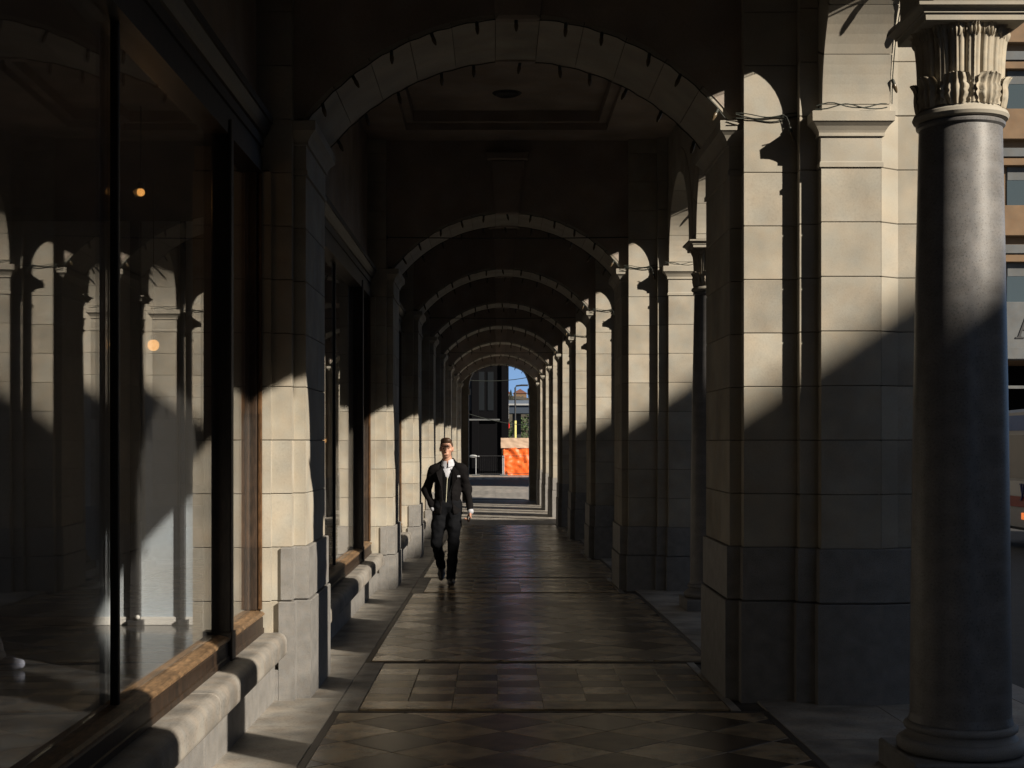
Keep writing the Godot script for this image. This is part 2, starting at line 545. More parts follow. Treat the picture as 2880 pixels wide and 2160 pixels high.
# one arch of the street front, its opening from da to db
func street_arch(da: float, db: float, label: String) -> void:
	var r := (db - da) / 2.0
	var dm := (da + db) / 2.0
	var ys := 3.585
	var x0: float = RA[3]
	var x1 := 2.45
	var ring := 0.268
	var t := thing("street_arch", label, "arch", "round arches along the street side", P(0, 0, dm))
	var n := 9
	for k in n:
		var a0 := -PI / 2 + PI * k / n + 0.0025
		var a1 := -PI / 2 + PI * (k + 1) / n - 0.0025
		var poly := PackedVector2Array()
		for j in 6: poly.append(arc_pt(0.0, ys, r, lerpf(a0, a1, j / 5.0)))
		for j in 6: poly.append(arc_pt(0.0, ys, r + ring, lerpf(a1, a0, j / 5.0)))
		part("voussoir", prism(poly, x0, x1, 0.006, SIDE), M.pier[(k * 5 + int(dm * 3.0)) % 4], t)
	for s in [-1.0, 1.0]:
		var p := rect(s * (r if s > 0 else r + ring), IMPOST1 + 0.003, s * (r + ring if s > 0 else r), ys - 0.003)
		part("springer", prism(p, x0, x1, 0.004, SIDE), M.pier[0], t)
	var sp := PackedVector2Array([Vector2(-r - ring + 0.004, ys + 0.01)])
	for j in range(1, 32): sp.append(arc_pt(0.0, ys, r + ring, lerpf(-PI / 2, PI / 2, j / 32.0)))
	sp.append_array(V2([r + ring - 0.004, ys + 0.01, r + ring - 0.004, CEIL, -r - ring + 0.004, CEIL]))
	part("spandrel", prism(sp, x0 + 0.006, x1 - 0.006, 0.0, SIDE), M.pier[1], t)
	string_light_street(t.position, r, ys, label.get_slice(", ", 1).get_slice(" ", 0))

func column_spots() -> Array:
	var spots := []
	for i in PIERS.size() - 1:
		var a: float = PIERS[i] + UA[3]
		var b: float = PIERS[i + 1] - UA[3]
		var n := 2 if b - a > 5.0 else 1
		var w := (b - a - 0.54 * n) / (n + 1)
		for k in n:
			spots.append([a + (w + 0.54) * (k + 1) - 0.27, i, k])
	return spots

func capital_mesh() -> ArrayMesh:
	# tall ribbed bell: plain lance leaves whose tips curl out under the abacus
	var mb := MB.new()
	var rows := []
	var segs := 192
	for j in 15:
		var t := j / 14.0
		var row := PackedVector3Array()
		for i in segs:
			var a := TAU * i / segs
			var ph := fposmod(i / 12.0 + 0.5, 1.0)
			var e := minf(ph, 1.0 - ph)
			var rib := 0.006 * exp(-pow((ph - 0.5) / 0.07, 2.0)) + 0.0035 * cos(ph * TAU * 4.0) - 0.028 * exp(-pow(e / 0.055, 2.0))
			var r := lerpf(0.192, 0.196, t) + 0.022 * pow(t, 5.0) + rib * (0.8 + 0.3 * t)
			row.append(Vector3(r * cos(a), 3.085 + 0.37 * t, -r * sin(a)))
		rows.append(row)
	mb.sheet(rows, true)
	return mb.mesh()

func leaf_mesh(h: float, w: float, curl: float, lobes: float) -> ArrayMesh:
	# a leaf standing against the bell, tip rolled outwards; local +x outwards, y up
	var mb := MB.new()
	var rows := []
	var back := []
	for j in 13:
		var t := j / 12.0
		var out := 0.012 + 0.012 * sin(t * PI)
		var y := h * t
		if t > 0.72:
			var q := (t - 0.72) / 0.28
			out += curl * sin(q * 2.2)
			y = h * 0.72 + h * 0.28 * sin(q * 2.4) * 0.9
		var ww := w * (0.55 + 0.45 * sin(PI * minf(t * 0.9 + 0.1, 1.0))) * (1.0 + lobes * sin(t * 26.0))
		if t > 0.85:
			ww *= lerpf(1.0, 0.35, (t - 0.85) / 0.15)
		var r := PackedVector3Array()
		var rb := PackedVector3Array()
		for i in 21:
			var s := i / 10.0 - 1.0
			var x := out - 0.020 * s * s + 0.010 * cos(s * 12.5) * (1.0 - t * 0.4)
			r.append(Vector3(x, y, -s * ww * 0.5))
			rb.append(Vector3(x - 0.010, y, -s * ww * 0.5))
		rows.append(r)
		back.append(rb)
	mb.sheet(rows)
	mb.sheet(back)
	return mb.mesh()

func stone_column(spot: Array, total: int, order: int) -> void:
	var d: float = spot[0]
	var y := fl(d)
	var label := "grey granite column with carved capital, %s of the street columns from the far end" % ordinal(total - order)
	if order == 5:
		label = "thick grey granite column with carved leaf capital, nearest the large stepped pier"
	var t := thing("stone_column", label, "column", "granite columns along the street side", P(2.235, 0, d))
	var mb := MB.new()
	mb.stack(rect(-0.31, -0.31, 0.31, 0.31), [[y - 0.06, 0.0], [y + 0.105, 0.0], [y + 0.115, -0.01]], PLAN)
	part("base_block", mb.mesh(), M.granite[1], t)
	mb = MB.new()
	var prof := []
	for k in 9:
		var a := -PI / 2 + PI * k / 8.0
		prof.append(Vector2(0.265 + 0.035 * cos(a), y + 0.15 + 0.035 * sin(a)))
	prof.append_array([Vector2(0.262, y + 0.19), Vector2(0.25, y + 0.2), Vector2(0.245, y + 0.212)])
	for k in 7:
		var a := -PI / 2 + PI * k / 6.0
		prof.append(Vector2(0.245 + 0.02 * cos(a), y + 0.235 + 0.02 * sin(a)))
	prof.append(Vector2(0.235, y + 0.258))
	mb.lathe(prof, 40)
	part("base", mb.mesh(), M.granite[0], t)
	mb = MB.new()
	prof = [Vector2(0.243, y + 0.258), Vector2(0.236, y + 0.29)]
	for k in 9:
		var q := k / 8.0
		prof.append(Vector2(0.235 - 0.042 * q - 0.006 * sin(PI * q) * -1.0, lerpf(y + 0.3, 2.99, q)))
	prof.append_array([Vector2(0.205, 3.0), Vector2(0.207, 3.012), Vector2(0.2, 3.02)])
	mb.lathe(prof, 48)
	part("shaft", mb.mesh(), M.shaft, t)
	if not cache.has("neck"):
		mb = MB.new()
		mb.lathe([Vector2(0.19, 3.02), Vector2(0.217, 3.03), Vector2(0.224, 3.045), Vector2(0.217, 3.062), Vector2(0.2, 3.072), Vector2(0.186, 3.086)], 48)
		cache["neck"] = mb.mesh()
		cache["bell"] = capital_mesh()
		cache["leaf_low"] = leaf_mesh(0.15, 0.145, 0.030, 0.10)
		cache["leaf_high"] = leaf_mesh(0.06, 0.075, 0.022, 0.0)
		mb = MB.new()
		mb.stack(rect(-0.235, -0.235, 0.235, 0.235), [[3.452, -0.01], [3.455, 0.0], [3.484, 0.002], [3.486, 0.012], [3.493, 0.012], [3.505, 0.022], [3.512, 0.034], [3.514, 0.042], [3.529, 0.044]], PLAN)
		cache["abacus"] = mb.mesh()
	part("neck_ring", cache["neck"], M.pier[0], t)
	var bell := part("capital", cache["bell"], M.carved, t)
	for k in 8:
		var a := TAU * (k + 0.5) / 8.0
		part("leaf", cache["leaf_low"], M.carved, bell, Vector3(0.186 * cos(a), 3.078, -0.186 * sin(a)), Basis(Vector3.UP, a))
	for k in 16:
		var a := TAU * k / 16.0
		part("leaf", cache["leaf_high"], M.carved, bell, Vector3(0.196 * cos(a), 3.395, -0.196 * sin(a)), Basis(Vector3.UP, a))
	part("abacus", cache["abacus"], M.pier[0], t)

func arcade_openings() -> void:
	var spots := column_spots()
	var edges := []
	for i in PIERS.size():
		edges.append([PIERS[i] - UA[3], PIERS[i] + UA[3]])
	for s in spots:
		edges.append([s[0] - 0.27, s[0] + 0.27])
	edges.sort_custom(func(a, b): return a[0] < b[0])
	for i in edges.size() - 1:
		var from_end := edges.size() - 1 - i
		street_arch(edges[i][1], edges[i + 1][0], "small round stone arch on the street side, %s from the far end wall" % ordinal(from_end))
	# the last bay is closed towards the street
	var w := thing("side_wall", "closed stone wall between the last street pier and the far end wall", "wall", "", P(0, 0, 0))
	var d0: float = PIERS[-1] + UA[2]
	part("plinth_block", boxm(P(RA[2] + 0.03, fl(56.0) - 0.2, END - 0.6), P(RA[6] - 0.05, Y0 - COURSE * 3, d0 + 0.02), 0.006), M.granite[0], w)
	var y := Y0 - COURSE * 3
	var row := 0
	while y < CEIL - 0.02:
		var top := minf(y + COURSE, CEIL)
		for q in 4:
			var s0 := lerpf(d0, END - 0.6, (q + 0.5 * (row % 2)) / 4.0) if q > 0 or row % 2 == 0 else d0
			var s1 := minf(lerpf(d0, END - 0.6, (q + 1 + 0.5 * (row % 2)) / 4.0), END - 0.602)
			part("block", boxm(P(RA[2] + 0.05, y + 0.002, s1 - 0.002), P(RA[6] - 0.07, top - 0.002, s0 + 0.002), 0.0035), M.pier[rng.randi() % 4], w)
		y += COURSE
		row += 1
	for k in spots.size():
		stone_column(spots[k], spots.size(), k)

# ---------------------------------------------------------------- ceiling, building, end wall
func ceilings() -> void:
	for i in PIERS.size():
		var a: float = PIERS[i] + UA[0] - 0.02
		var b: float = (PIERS[i + 1] if i + 1 < PIERS.size() else END) - UA[0] + 0.02
		var m := 0.62 if b - a > 5.0 else 0.45
		var x0 := -1.6
		var x1 := 2.1
		var hx0 := -1.02
		var hx1 := 1.27
		var mb := MB.new()
		mb.box(P(x0, CEIL, b), P(hx0, CEIL + 0.35, a))
		mb.box(P(hx1, CEIL, b), P(x1, CEIL + 0.35, a))
		mb.box(P(hx0, CEIL, a + m), P(hx1, CEIL + 0.35, a))
		mb.box(P(hx0, CEIL, b), P(hx1, CEIL + 0.35, b - m))
		var o := structure("ceiling", mb.mesh(), M.plaster)
		var st := MB.new()
		var w := 0.09
		var ya := CEIL + 0.08
		for q in [[hx0, a + m, hx0 + w, b - m], [hx1 - w, a + m, hx1, b - m], [hx0 + w, a + m, hx1 - w, a + m + w], [hx0 + w, b - m - w, hx1 - w, b - m]]:
			st.box(P(q[0], ya, q[3]), P(q[2], ya + 0.16, q[1]))
		part("coffer_moulding", st.mesh(), M.plaster, o)
		part("coffer_panel", boxm(P(hx0, CEIL + 0.2, b - m), P(hx1, CEIL + 0.3, a + m)), M.plaster, o)
		if b - a > 5.0:
			var lm := MB.new()
			lm.lathe([Vector2(0.0, -0.035), Vector2(0.10, -0.035), Vector2(0.125, -0.02), Vector2(0.13, 0.0)], 24)
			var l := thing("ceiling_fitting", "flat round dark fitting on the coffered ceiling" if i == FIRST else "round fitting on the ceiling %s bay before the near arch" % ordinal(FIRST - i), "ceiling fitting", "", P(0.125, CEIL + 0.2, (a + b) / 2.0 + 1.9))
			part("disc", lm.mesh(), M.metal_dark, l)
			var rm := MB.new()
			rm.lathe([Vector2(0.13, 0.0), Vector2(0.15, -0.01), Vector2(0.16, 0.0)], 24)
			part("rim", rm.mesh(), M.metal_dark, l)

func upper_building() -> void:
	var t := thing("arcade_building", "stone upper storeys carried by the arcade, above the street arches", "building")
	part("wall", boxm(P(-9.0, CEIL + 0.36, END + 0.6), P(2.6, 17.0, -20.0)), M.render_wall, t)
	part("cornice", boxm(P(2.6, 16.4, END + 0.6), P(3.1, 17.0, -20.0)), M.pier[1], t)
	part("string_course", boxm(P(2.1, CEIL + 0.002, END + 0.6), P(2.78, CEIL + 0.34, -20.0)), M.pier[0], t)
	var mesh := boxm(P(2.55, 7.0, 0.6), P(2.63, 9.4, -0.6))
	var d := -16.0
	while d < END:
		for y in [0.0, 4.3]:
			part("window", mesh, M.win_glass, t, Vector3(0, y, -d))
		d += 2.8

func end_wall() -> void:
	var rear := thing("added_rear_wall", "unseen wall added behind the camera to keep sky light off the arches", "wall")
	part("wall", boxm(P(-1.9, -0.4, -14.6), P(2.62, CEIL, -15.0)), M.pier[1], rear)  # added behind the camera to block sky light from the arch fronts
	var t := thing("end_wall", "tall stone end wall of the arcade with a round-headed opening to the street", "wall", "", P(0, 0, END))
	var r := 1.18
	var poly := V2([-1.9, -1.1, ARCH_X - r, -1.1, ARCH_X - r, IMPOST1])
	var n := 24
	for j in range(1, n): poly.append(arc_pt(ARCH_X, IMPOST1, r, lerpf(-PI / 2, PI / 2, float(j) / n)))
	poly.append_array(V2([ARCH_X + r, IMPOST1, ARCH_X + r, -1.1, 2.62, -1.1, 2.62, CEIL, -1.9, CEIL]))
	part("wall", prism(poly, -0.6, 0.6, 0.0, FRONT), M.cream[2], t)
	for s in [-1.0, 1.0]:
		var x: float = ARCH_X + s * r
		part("impost", boxm(Vector3(x - 0.05, IMPOST1 - 0.22, -0.66), Vector3(x + 0.05, IMPOST1, 0.66), 0.02), M.pier[0], t)

# ---------------------------------------------------------------- shop windows
func shop_window(i: int) -> void:
	var a: float = PIERS[i] + 0.662
	var b: float = (PIERS[i + 1] - 0.662) if i + 1 < PIERS.size() else END - 0.602
	var dm := (a + b) / 2.0
	var n_end := PIERS.size() - i
	var label := "tall wooden-framed shop window with stone sill, %s from the far end wall" % ordinal(n_end)
	if i == FIRST - 1:
		label = "large wooden-framed shop window with a lit white room behind it"
	var t := thing("shop_window", label, "shop window", "shop windows along the walk", P(0, 0, dm))
	var half := (b - a) / 2.0
	var y := fl(dm) + 0.38           # top of the sill
	var head := 3.28
	# sill and riser in three slabs
	var prof := V2([-1.72, y - 0.15, -1.345, y - 0.15])
	for k in 4:
		var q := -PI / 2 + PI / 2 * (k + 1) / 4.0
		prof.append(Vector2(-1.34 + 0.03 * cos(q), y - 0.12 + 0.03 * sin(q)))
	for k in 7:
		var q := PI / 2 * k / 6.0
		prof.append(Vector2(-1.365 + 0.055 * cos(q), y - 0.055 + 0.055 * sin(q)))
	prof.append(Vector2(-1.72, y))
	var n := 3
	for k in n:
		var z0 := -half + 2.0 * half * k / n + 0.002 - (0.017 if k == 0 else 0.0)
		var z1 := -half + 2.0 * half * (k + 1) / n - 0.002 + (0.017 if k == n - 1 else 0.0)
		part("sill", prism(prof, z0, z1, 0.004, FRONT), M.sill, t)
		part("riser_slab", boxm(Vector3(-1.7, fl(dm + half) - 0.1, z0 - (0.12 if k == 0 else 0.0)), Vector3(-1.39, y - 0.152, z1 + (0.12 if k == n - 1 else 0.0)), 0.004), M.granite[k % 2], t)
	# wooden frame
	var xg := -1.53
	var rail := V2([-1.58, y + 0.002, -1.45, y + 0.002, -1.45, y + 0.03, -1.457, y + 0.035, -1.457, y + 0.095, -1.466, y + 0.108, -1.512, y + 0.13, -1.58, y + 0.13])
	part("bottom_rail", prism(rail, -half + 0.002, half - 0.002, 0.003, FRONT), M.wood_mid, t)
	part("rail_cap", prism(V2([-1.575, y + 0.132, -1.515, y + 0.132, -1.464, y + 0.112, -1.448, y + 0.114, -1.448, y + 0.124, -1.462, y + 0.134, -1.51, y + 0.146, -1.575, y + 0.146]), -half + 0.002, half - 0.002, 0.002, FRONT), M.wood_pale, t)
	part("head_rail", boxm(Vector3(-1.6, head - 0.1, -half + 0.002), Vector3(-1.46, head, half - 0.002), 0.01), M.wood_dark, t)
	var cor := V2([-1.62, head + 0.002, -1.47, head + 0.002, -1.47, head + 0.06, -1.455, head + 0.06, -1.455, head + 0.12, -1.44, head + 0.125, -1.425, head + 0.15, -1.405, head + 0.2, -1.395, head + 0.205, -1.395, head + 0.25, -1.62, head + 0.25])
	part("cornice", prism(cor, -half + 0.004, half - 0.004, 0.0, FRONT), M.wood_dark, t)
	for s in [-1.0, 1.0]:
		var e: float = s * half
		part("jamb", boxm(Vector3(-1.56, y + 0.147, minf(e, e - s * 0.06) + 0.002), Vector3(-1.49, head - 0.101, maxf(e, e - s * 0.06) - 0.002), 0.004), M.wood_mid, t)
		part("jamb_bead", boxm(Vector3(-1.552, y + 0.147, minf(e - s * 0.061, e - s * 0.078)), Vector3(-1.535, head - 0.101, maxf(e - s * 0.061, e - s * 0.078)), 0.004), M.wood, t)
		part("jamb_moulding", boxm(Vector3(-1.488, y + 0.147, minf(e, e - s * 0.03) + 0.002), Vector3(-1.462, head - 0.101, maxf(e, e - s * 0.03) - 0.002), 0.006), M.wood, t)
	var post_at := half - 1.12 if half > 2.2 else half * 0.55
	for s in [-1.0, 1.0]:
		part("post", boxm(Vector3(-1.556, y + 0.005, s * post_at - 0.04), Vector3(-1.445, head - 0.02, s * post_at + 0.04), 0.008), M.wood_dark, t)
		part("post_foot", boxm(Vector3(-1.6, y + 0.003, s * post_at - 0.055), Vector3(-1.437, y + 0.16, s * post_at + 0.055), 0.006), M.wood_dark, t)
	part("glazing_bar", boxm(Vector3(-1.545, y + 0.10, -0.016), Vector3(-1.511, head - 0.1, 0.016), 0.005), M.wood_dark, t)
	var stops := [-half + 0.07, -post_at, 0.0, post_at, half - 0.07]
	for k in 4:
		var mid: float = (stops[k] + stops[k + 1]) / 2.0
		var ajar := Basis(Vector3.UP, [0.0, -0.004, 0.022, 0.0][k]) if i == FIRST - 1 else Basis.IDENTITY
		part("pane", boxm(Vector3(-0.004, y + 0.147, stops[k] + 0.003 - mid), Vector3(0.004, head - 0.09, stops[k + 1] - 0.003 - mid)), M.glass, t, Vector3(xg, 0, mid), ajar)
	# plain wall over the window
	part("wall_panel", boxm(Vector3(-1.9, head + 0.252, -half + 0.003), Vector3(-1.5, CEIL, half - 0.003)), M.plaster, t)

func shop_rooms() -> void:
	var parts := [-14.0, 12.2, 17.56, 23.11, 28.66, 34.21, 39.76, 45.31, 50.86, END]
	for k in parts.size() - 1:
		var a: float = parts[k]
		var b: float = parts[k + 1]
		var y := fl((maxf(a, 0.0) + b) / 2.0) + 0.08 if k > 0 else -0.061
		var f := structure("shop_floor", boxm(P(-6.0, y - 0.3, b), P(-1.62, y, a)), M.shop_floor)
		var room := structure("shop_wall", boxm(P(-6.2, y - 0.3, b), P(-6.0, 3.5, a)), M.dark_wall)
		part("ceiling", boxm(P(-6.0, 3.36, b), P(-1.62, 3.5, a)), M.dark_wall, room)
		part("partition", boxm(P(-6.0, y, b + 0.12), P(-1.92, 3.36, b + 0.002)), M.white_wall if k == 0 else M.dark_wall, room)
		if k == 0:
			part("skirting", boxm(P(-6.0, y, b - 0.001), P(-1.95, y + 0.07, b - 0.02), 0.004), M.white_paint, room)
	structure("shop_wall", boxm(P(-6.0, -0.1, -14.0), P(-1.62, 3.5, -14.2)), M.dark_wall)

# ---------------------------------------------------------------- pavement
const STRIP_L := -0.957
const STRIP_R := 1.622

func clip_prism(poly: PackedVector2Array, area: PackedVector2Array) -> ArrayMesh:
	var cut := Geometry2D.intersect_polygons(MB.ccw(poly), MB.ccw(area))
	if cut.is_empty() or cut[0].size() < 3:
		return null
	var best: PackedVector2Array = cut[0]
	var lo := Vector2(1e9, 1e9)
	var hi := -lo
	for p in best:
		lo = lo.min(p)
		hi = hi.max(p)
	if hi.x - lo.x < 0.05 or hi.y - lo.y < 0.05:
		return null
	return prism(best, 0.0, 0.016, 0.003, PLAN)

func pavement() -> void:
	var tilt := Basis(Vector3.RIGHT, -atan(SLOPE))
	var o := structure("pavement", boxm(P(-1.75, -0.3, 58.2), P(3.4, -0.018, -22.0)), M.bed)
	o.transform = Transform3D(tilt, Vector3.ZERO)
	o.set_meta("label", "polished stone pavement of the arcade with diamond tiles")
	var g := 0.0015
	var lift := Vector3(0, -0.0175, 0)
	var half := 0.29
	var side := 0.282
	for i in range(FIRST - 1, PIERS.size()):
		var a: float = PIERS[i] + 1.13
		var b: float = (PIERS[i + 1] if i + 1 < PIERS.size() else END) - 1.03
		if i == FIRST - 1:
			a = 5.0
		# diamond field of a bay
		var area := rect(STRIP_L + 0.022, a + 0.05, STRIP_R - 0.022, b - 0.05)
		var cx := 0.043
		var cd := 7.74 + (0.0 if i == FIRST - 1 else 0.0)
		var n0 := int(floor((a - cd) / (half)))
		var n1 := int(ceil((b - cd) / (half)))
		for r in range(n0, n1 + 1):
			for q in range(-5, 8):
				if (q + r) % 2 != 0:
					continue
				var x := cx + q * half
				var d := cd + r * half
				var dark := posmod(q, 2) == 0
				var e := half - g * 1.5
				var poly := V2([x - e, d, x, d - e, x + e, d, x, d + e])
				var mesh := clip_prism(poly, area)
				if mesh == null:
					continue
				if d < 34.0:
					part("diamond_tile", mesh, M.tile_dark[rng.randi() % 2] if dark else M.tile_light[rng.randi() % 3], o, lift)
		# dark metal edge strips
		for x in [STRIP_L, STRIP_R]:
			part("edge_strip", boxm(P(x - 0.02, -0.018, b), P(x + 0.02, -0.004, a), 0.002), M.strip, o)
		for d in [a, b]:
			part("edge_strip", boxm(P(STRIP_L - 0.02, -0.018, d + 0.02), P(STRIP_R + 0.4, -0.004, d - 0.02), 0.002), M.strip, o)
	# bands of small square tiles below the cross arches
	for i in range(FIRST, PIERS.size()):
		var a: float = PIERS[i] - 0.98
		var b: float = PIERS[i] + 1.08
		var area := rect(-0.83, a, 1.43, b)
		for r in 7:
			for q in 8:
				var x := -0.83 + q * side
				var d := a + 0.04 + r * side
				var dark := (q + r) % 2 == 0 and r > 0 and r < 6
				if r == 0 or r == 6:
					if q % 2 == 1:
						continue
					var m2 := prism(rect(x + g, d + g, x + 2.0 * side - g, minf(d + side - g, b - g)), 0.0, 0.016, 0.003, PLAN)
					part("border_slab", m2, M.tile_light[rng.randi() % 3], o, lift)
					continue
				var mesh := prism(rect(x + g, d + g, x + side - g, d + side - g), 0.0, 0.016, 0.003, PLAN)
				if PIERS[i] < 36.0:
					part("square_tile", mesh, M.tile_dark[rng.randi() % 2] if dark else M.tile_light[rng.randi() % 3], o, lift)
		for q in [[STRIP_L - 0.02, -0.832], [1.43, RA[0] - 0.005]]:
			part("border_slab", prism(rect(q[0] + g, a, q[1] - g, b), 0.0, 0.016, 0.003, PLAN), M.slab[i % 3], o, lift)
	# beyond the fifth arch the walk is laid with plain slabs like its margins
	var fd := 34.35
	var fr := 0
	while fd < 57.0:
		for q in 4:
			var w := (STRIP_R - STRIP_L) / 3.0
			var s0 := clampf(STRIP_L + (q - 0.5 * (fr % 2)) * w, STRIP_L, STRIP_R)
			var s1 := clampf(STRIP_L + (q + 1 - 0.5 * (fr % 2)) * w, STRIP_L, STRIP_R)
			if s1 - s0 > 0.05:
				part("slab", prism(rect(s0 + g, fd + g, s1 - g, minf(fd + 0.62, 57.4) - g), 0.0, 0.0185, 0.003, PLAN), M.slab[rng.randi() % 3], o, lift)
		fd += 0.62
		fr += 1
	# side slabs
	for run in [[-1.42, STRIP_L - 0.022, 0.9], [STRIP_R + 0.022, 2.35, 0.95], [2.35, 3.28, 1.2]]:
		var d := 4.4
		var k := 0
		while d < 57.0:
			var l: float = run[2] * rng.randf_range(0.8, 1.25)
			part("slab", prism(rect(run[0] + g, d + g, run[1] - g, minf(d + l, 57.4) - g), 0.0, 0.016, 0.003, PLAN), M.slab[rng.randi() % 3], o, lift)
			d += l
			k += 1
	var kerb := structure("kerb", boxm(P(3.28, -0.3, 58.0), P(3.5, 0.0, -22.0), 0.012), M.granite[0])
	kerb.transform = Transform3D(tilt, Vector3.ZERO)
	var road := structure("road", boxm(P(3.3, -0.4, 58.2), P(60.0, -0.13, -60.0)), M.asphalt)
	road.transform = Transform3D(tilt, Vector3.ZERO)
	var far_side := structure("pavement_opposite", boxm(P(21.8, -0.4, 15.5), P(24.4, 0.0, -60.0), 0.012), M.slab[1])
	far_side.transform = Transform3D(tilt, Vector3.ZERO)
	var y := fl(58.0)
	var sq := structure("ground", boxm(P(-60, y - 0.5, 900), P(300, y - 0.012, 58.19)), M.asphalt)
	var fp := structure("forecourt_pavement", boxm(P(-14, y - 0.3, 75.0), P(14, y - 0.004, 58.2)), M.slab[1])
	for k in 7:
		for q in 6:
			part("slab", prism(rect(-6.0 + q * 2.0 + g, 58.22 + k * 2.4 + g, -4.0 + q * 2.0 - g, 60.62 + k * 2.4 - g), y - 0.004, y + 0.002, 0.002, PLAN), M.slab[rng.randi() % 3], fp)
	structure("far_pavement", boxm(P(-30, y - 0.3, 130.0), P(30, y + 0.1, 88.0), 0.01), M.slab[2])

# ---------------------------------------------------------------- strings of lights
func bulb_meshes() -> Array:
	if not cache.has("bulb"):
		var mb := MB.new()
		mb.lathe([Vector2(0.0, -0.088), Vector2(0.006, -0.082), Vector2(0.011, -0.065), Vector2(0.0135, -0.048), Vector2(0.012, -0.034), Vector2(0.009, -0.028)], 10)
		cache["bulb"] = mb.mesh()
		mb = MB.new()
		mb.lathe([Vector2(0.009, -0.032), Vector2(0.0115, -0.03), Vector2(0.0115, 0.0), Vector2(0.004, 0.006), Vector2(0.0, 0.006)], 8)
		cache["socket"] = mb.mesh()
	return [cache["bulb"], cache["socket"]]

func hang_bulb(parent: Node3D, at: Vector3, lean: Vector3) -> void:
	var b := bulb_meshes()
	var y := (-Vector3(lean.x, lean.y, lean.z)).normalized()
	var x := y.cross(Vector3.BACK if absf(y.z) < 0.9 else Vector3.RIGHT).normalized()
	var basis := Basis(x, y, x.cross(y))
	var o := part("bulb", b[0], M.bulb, parent, at, basis)
	part("socket", b[1], M.cord, o)

func string_lights_cross(i: int) -> void:
	var dc: float = PIERS[i]
	var cy := ARCH_TOP - ARCH_R
	var half := asin(1.3525 / ARCH_R)
	for s in [-1.0, 1.0]:
		var edge := "front" if s > 0 else "rear"
		var t := thing("string_light", "unlit bulb string on the %s edge of walkway arch %s from the far end" % [edge, ordinal(PIERS.size() - i)], "string light", "bulb strings on the arches", P(0, 0, dc))
		var path := []
		for j in 49:
			var q := arc_pt(ARCH_X, cy, ARCH_R - 0.004 + 0.004 * sin(j * 2.1), lerpf(-half, half, j / 48.0))
			path.append(Vector3(q.x, q.y, s * (UA[0] + 0.008)))
		var mb := MB.new()
		mb.tube(path, 0.004, 5)
		part("cord", mb.mesh(), M.cord, t)
		var n := 11
		for k in n:
			var a := lerpf(-half, half, (k + 0.5) / n) + rng.randf_range(-0.02, 0.02)
			var q := arc_pt(ARCH_X, cy, ARCH_R - 0.006, a)
			hang_bulb(t, Vector3(q.x, q.y, s * (UA[0] + 0.01)), Vector3(-sin(a) * 0.5 + rng.randf_range(-0.25, 0.25), -1.0, s * rng.randf_range(-0.15, 0.25)))

func string_light_street(at: Vector3, r: float, ys: float, nth: String) -> void:
	var t := thing("string_light", "unlit bulb string on the round street arch %s from the far end wall" % nth, "string light", "bulb strings on the arches", at)
	var path := []
	for j in 33:
		var q := arc_pt(0.0, ys, r - 0.005, lerpf(-PI / 2, PI / 2, j / 32.0))
		path.append(Vector3(2.456, q.y, -q.x))
	var mb := MB.new()
	mb.tube(path, 0.0035, 5)
	part("cord", mb.mesh(), M.cord, t)
	for k in 8:
		var a := lerpf(-PI / 2, PI / 2, (k + 0.5) / 8.0) + rng.randf_range(-0.06, 0.06)
		var q := arc_pt(0.0, ys, r - 0.008, a)
		hang_bulb(t, Vector3(2.455, q.y, -q.x), Vector3(rng.randf_range(-0.3, 0.4), -1.0, rng.randf_range(-0.3, 0.3)))

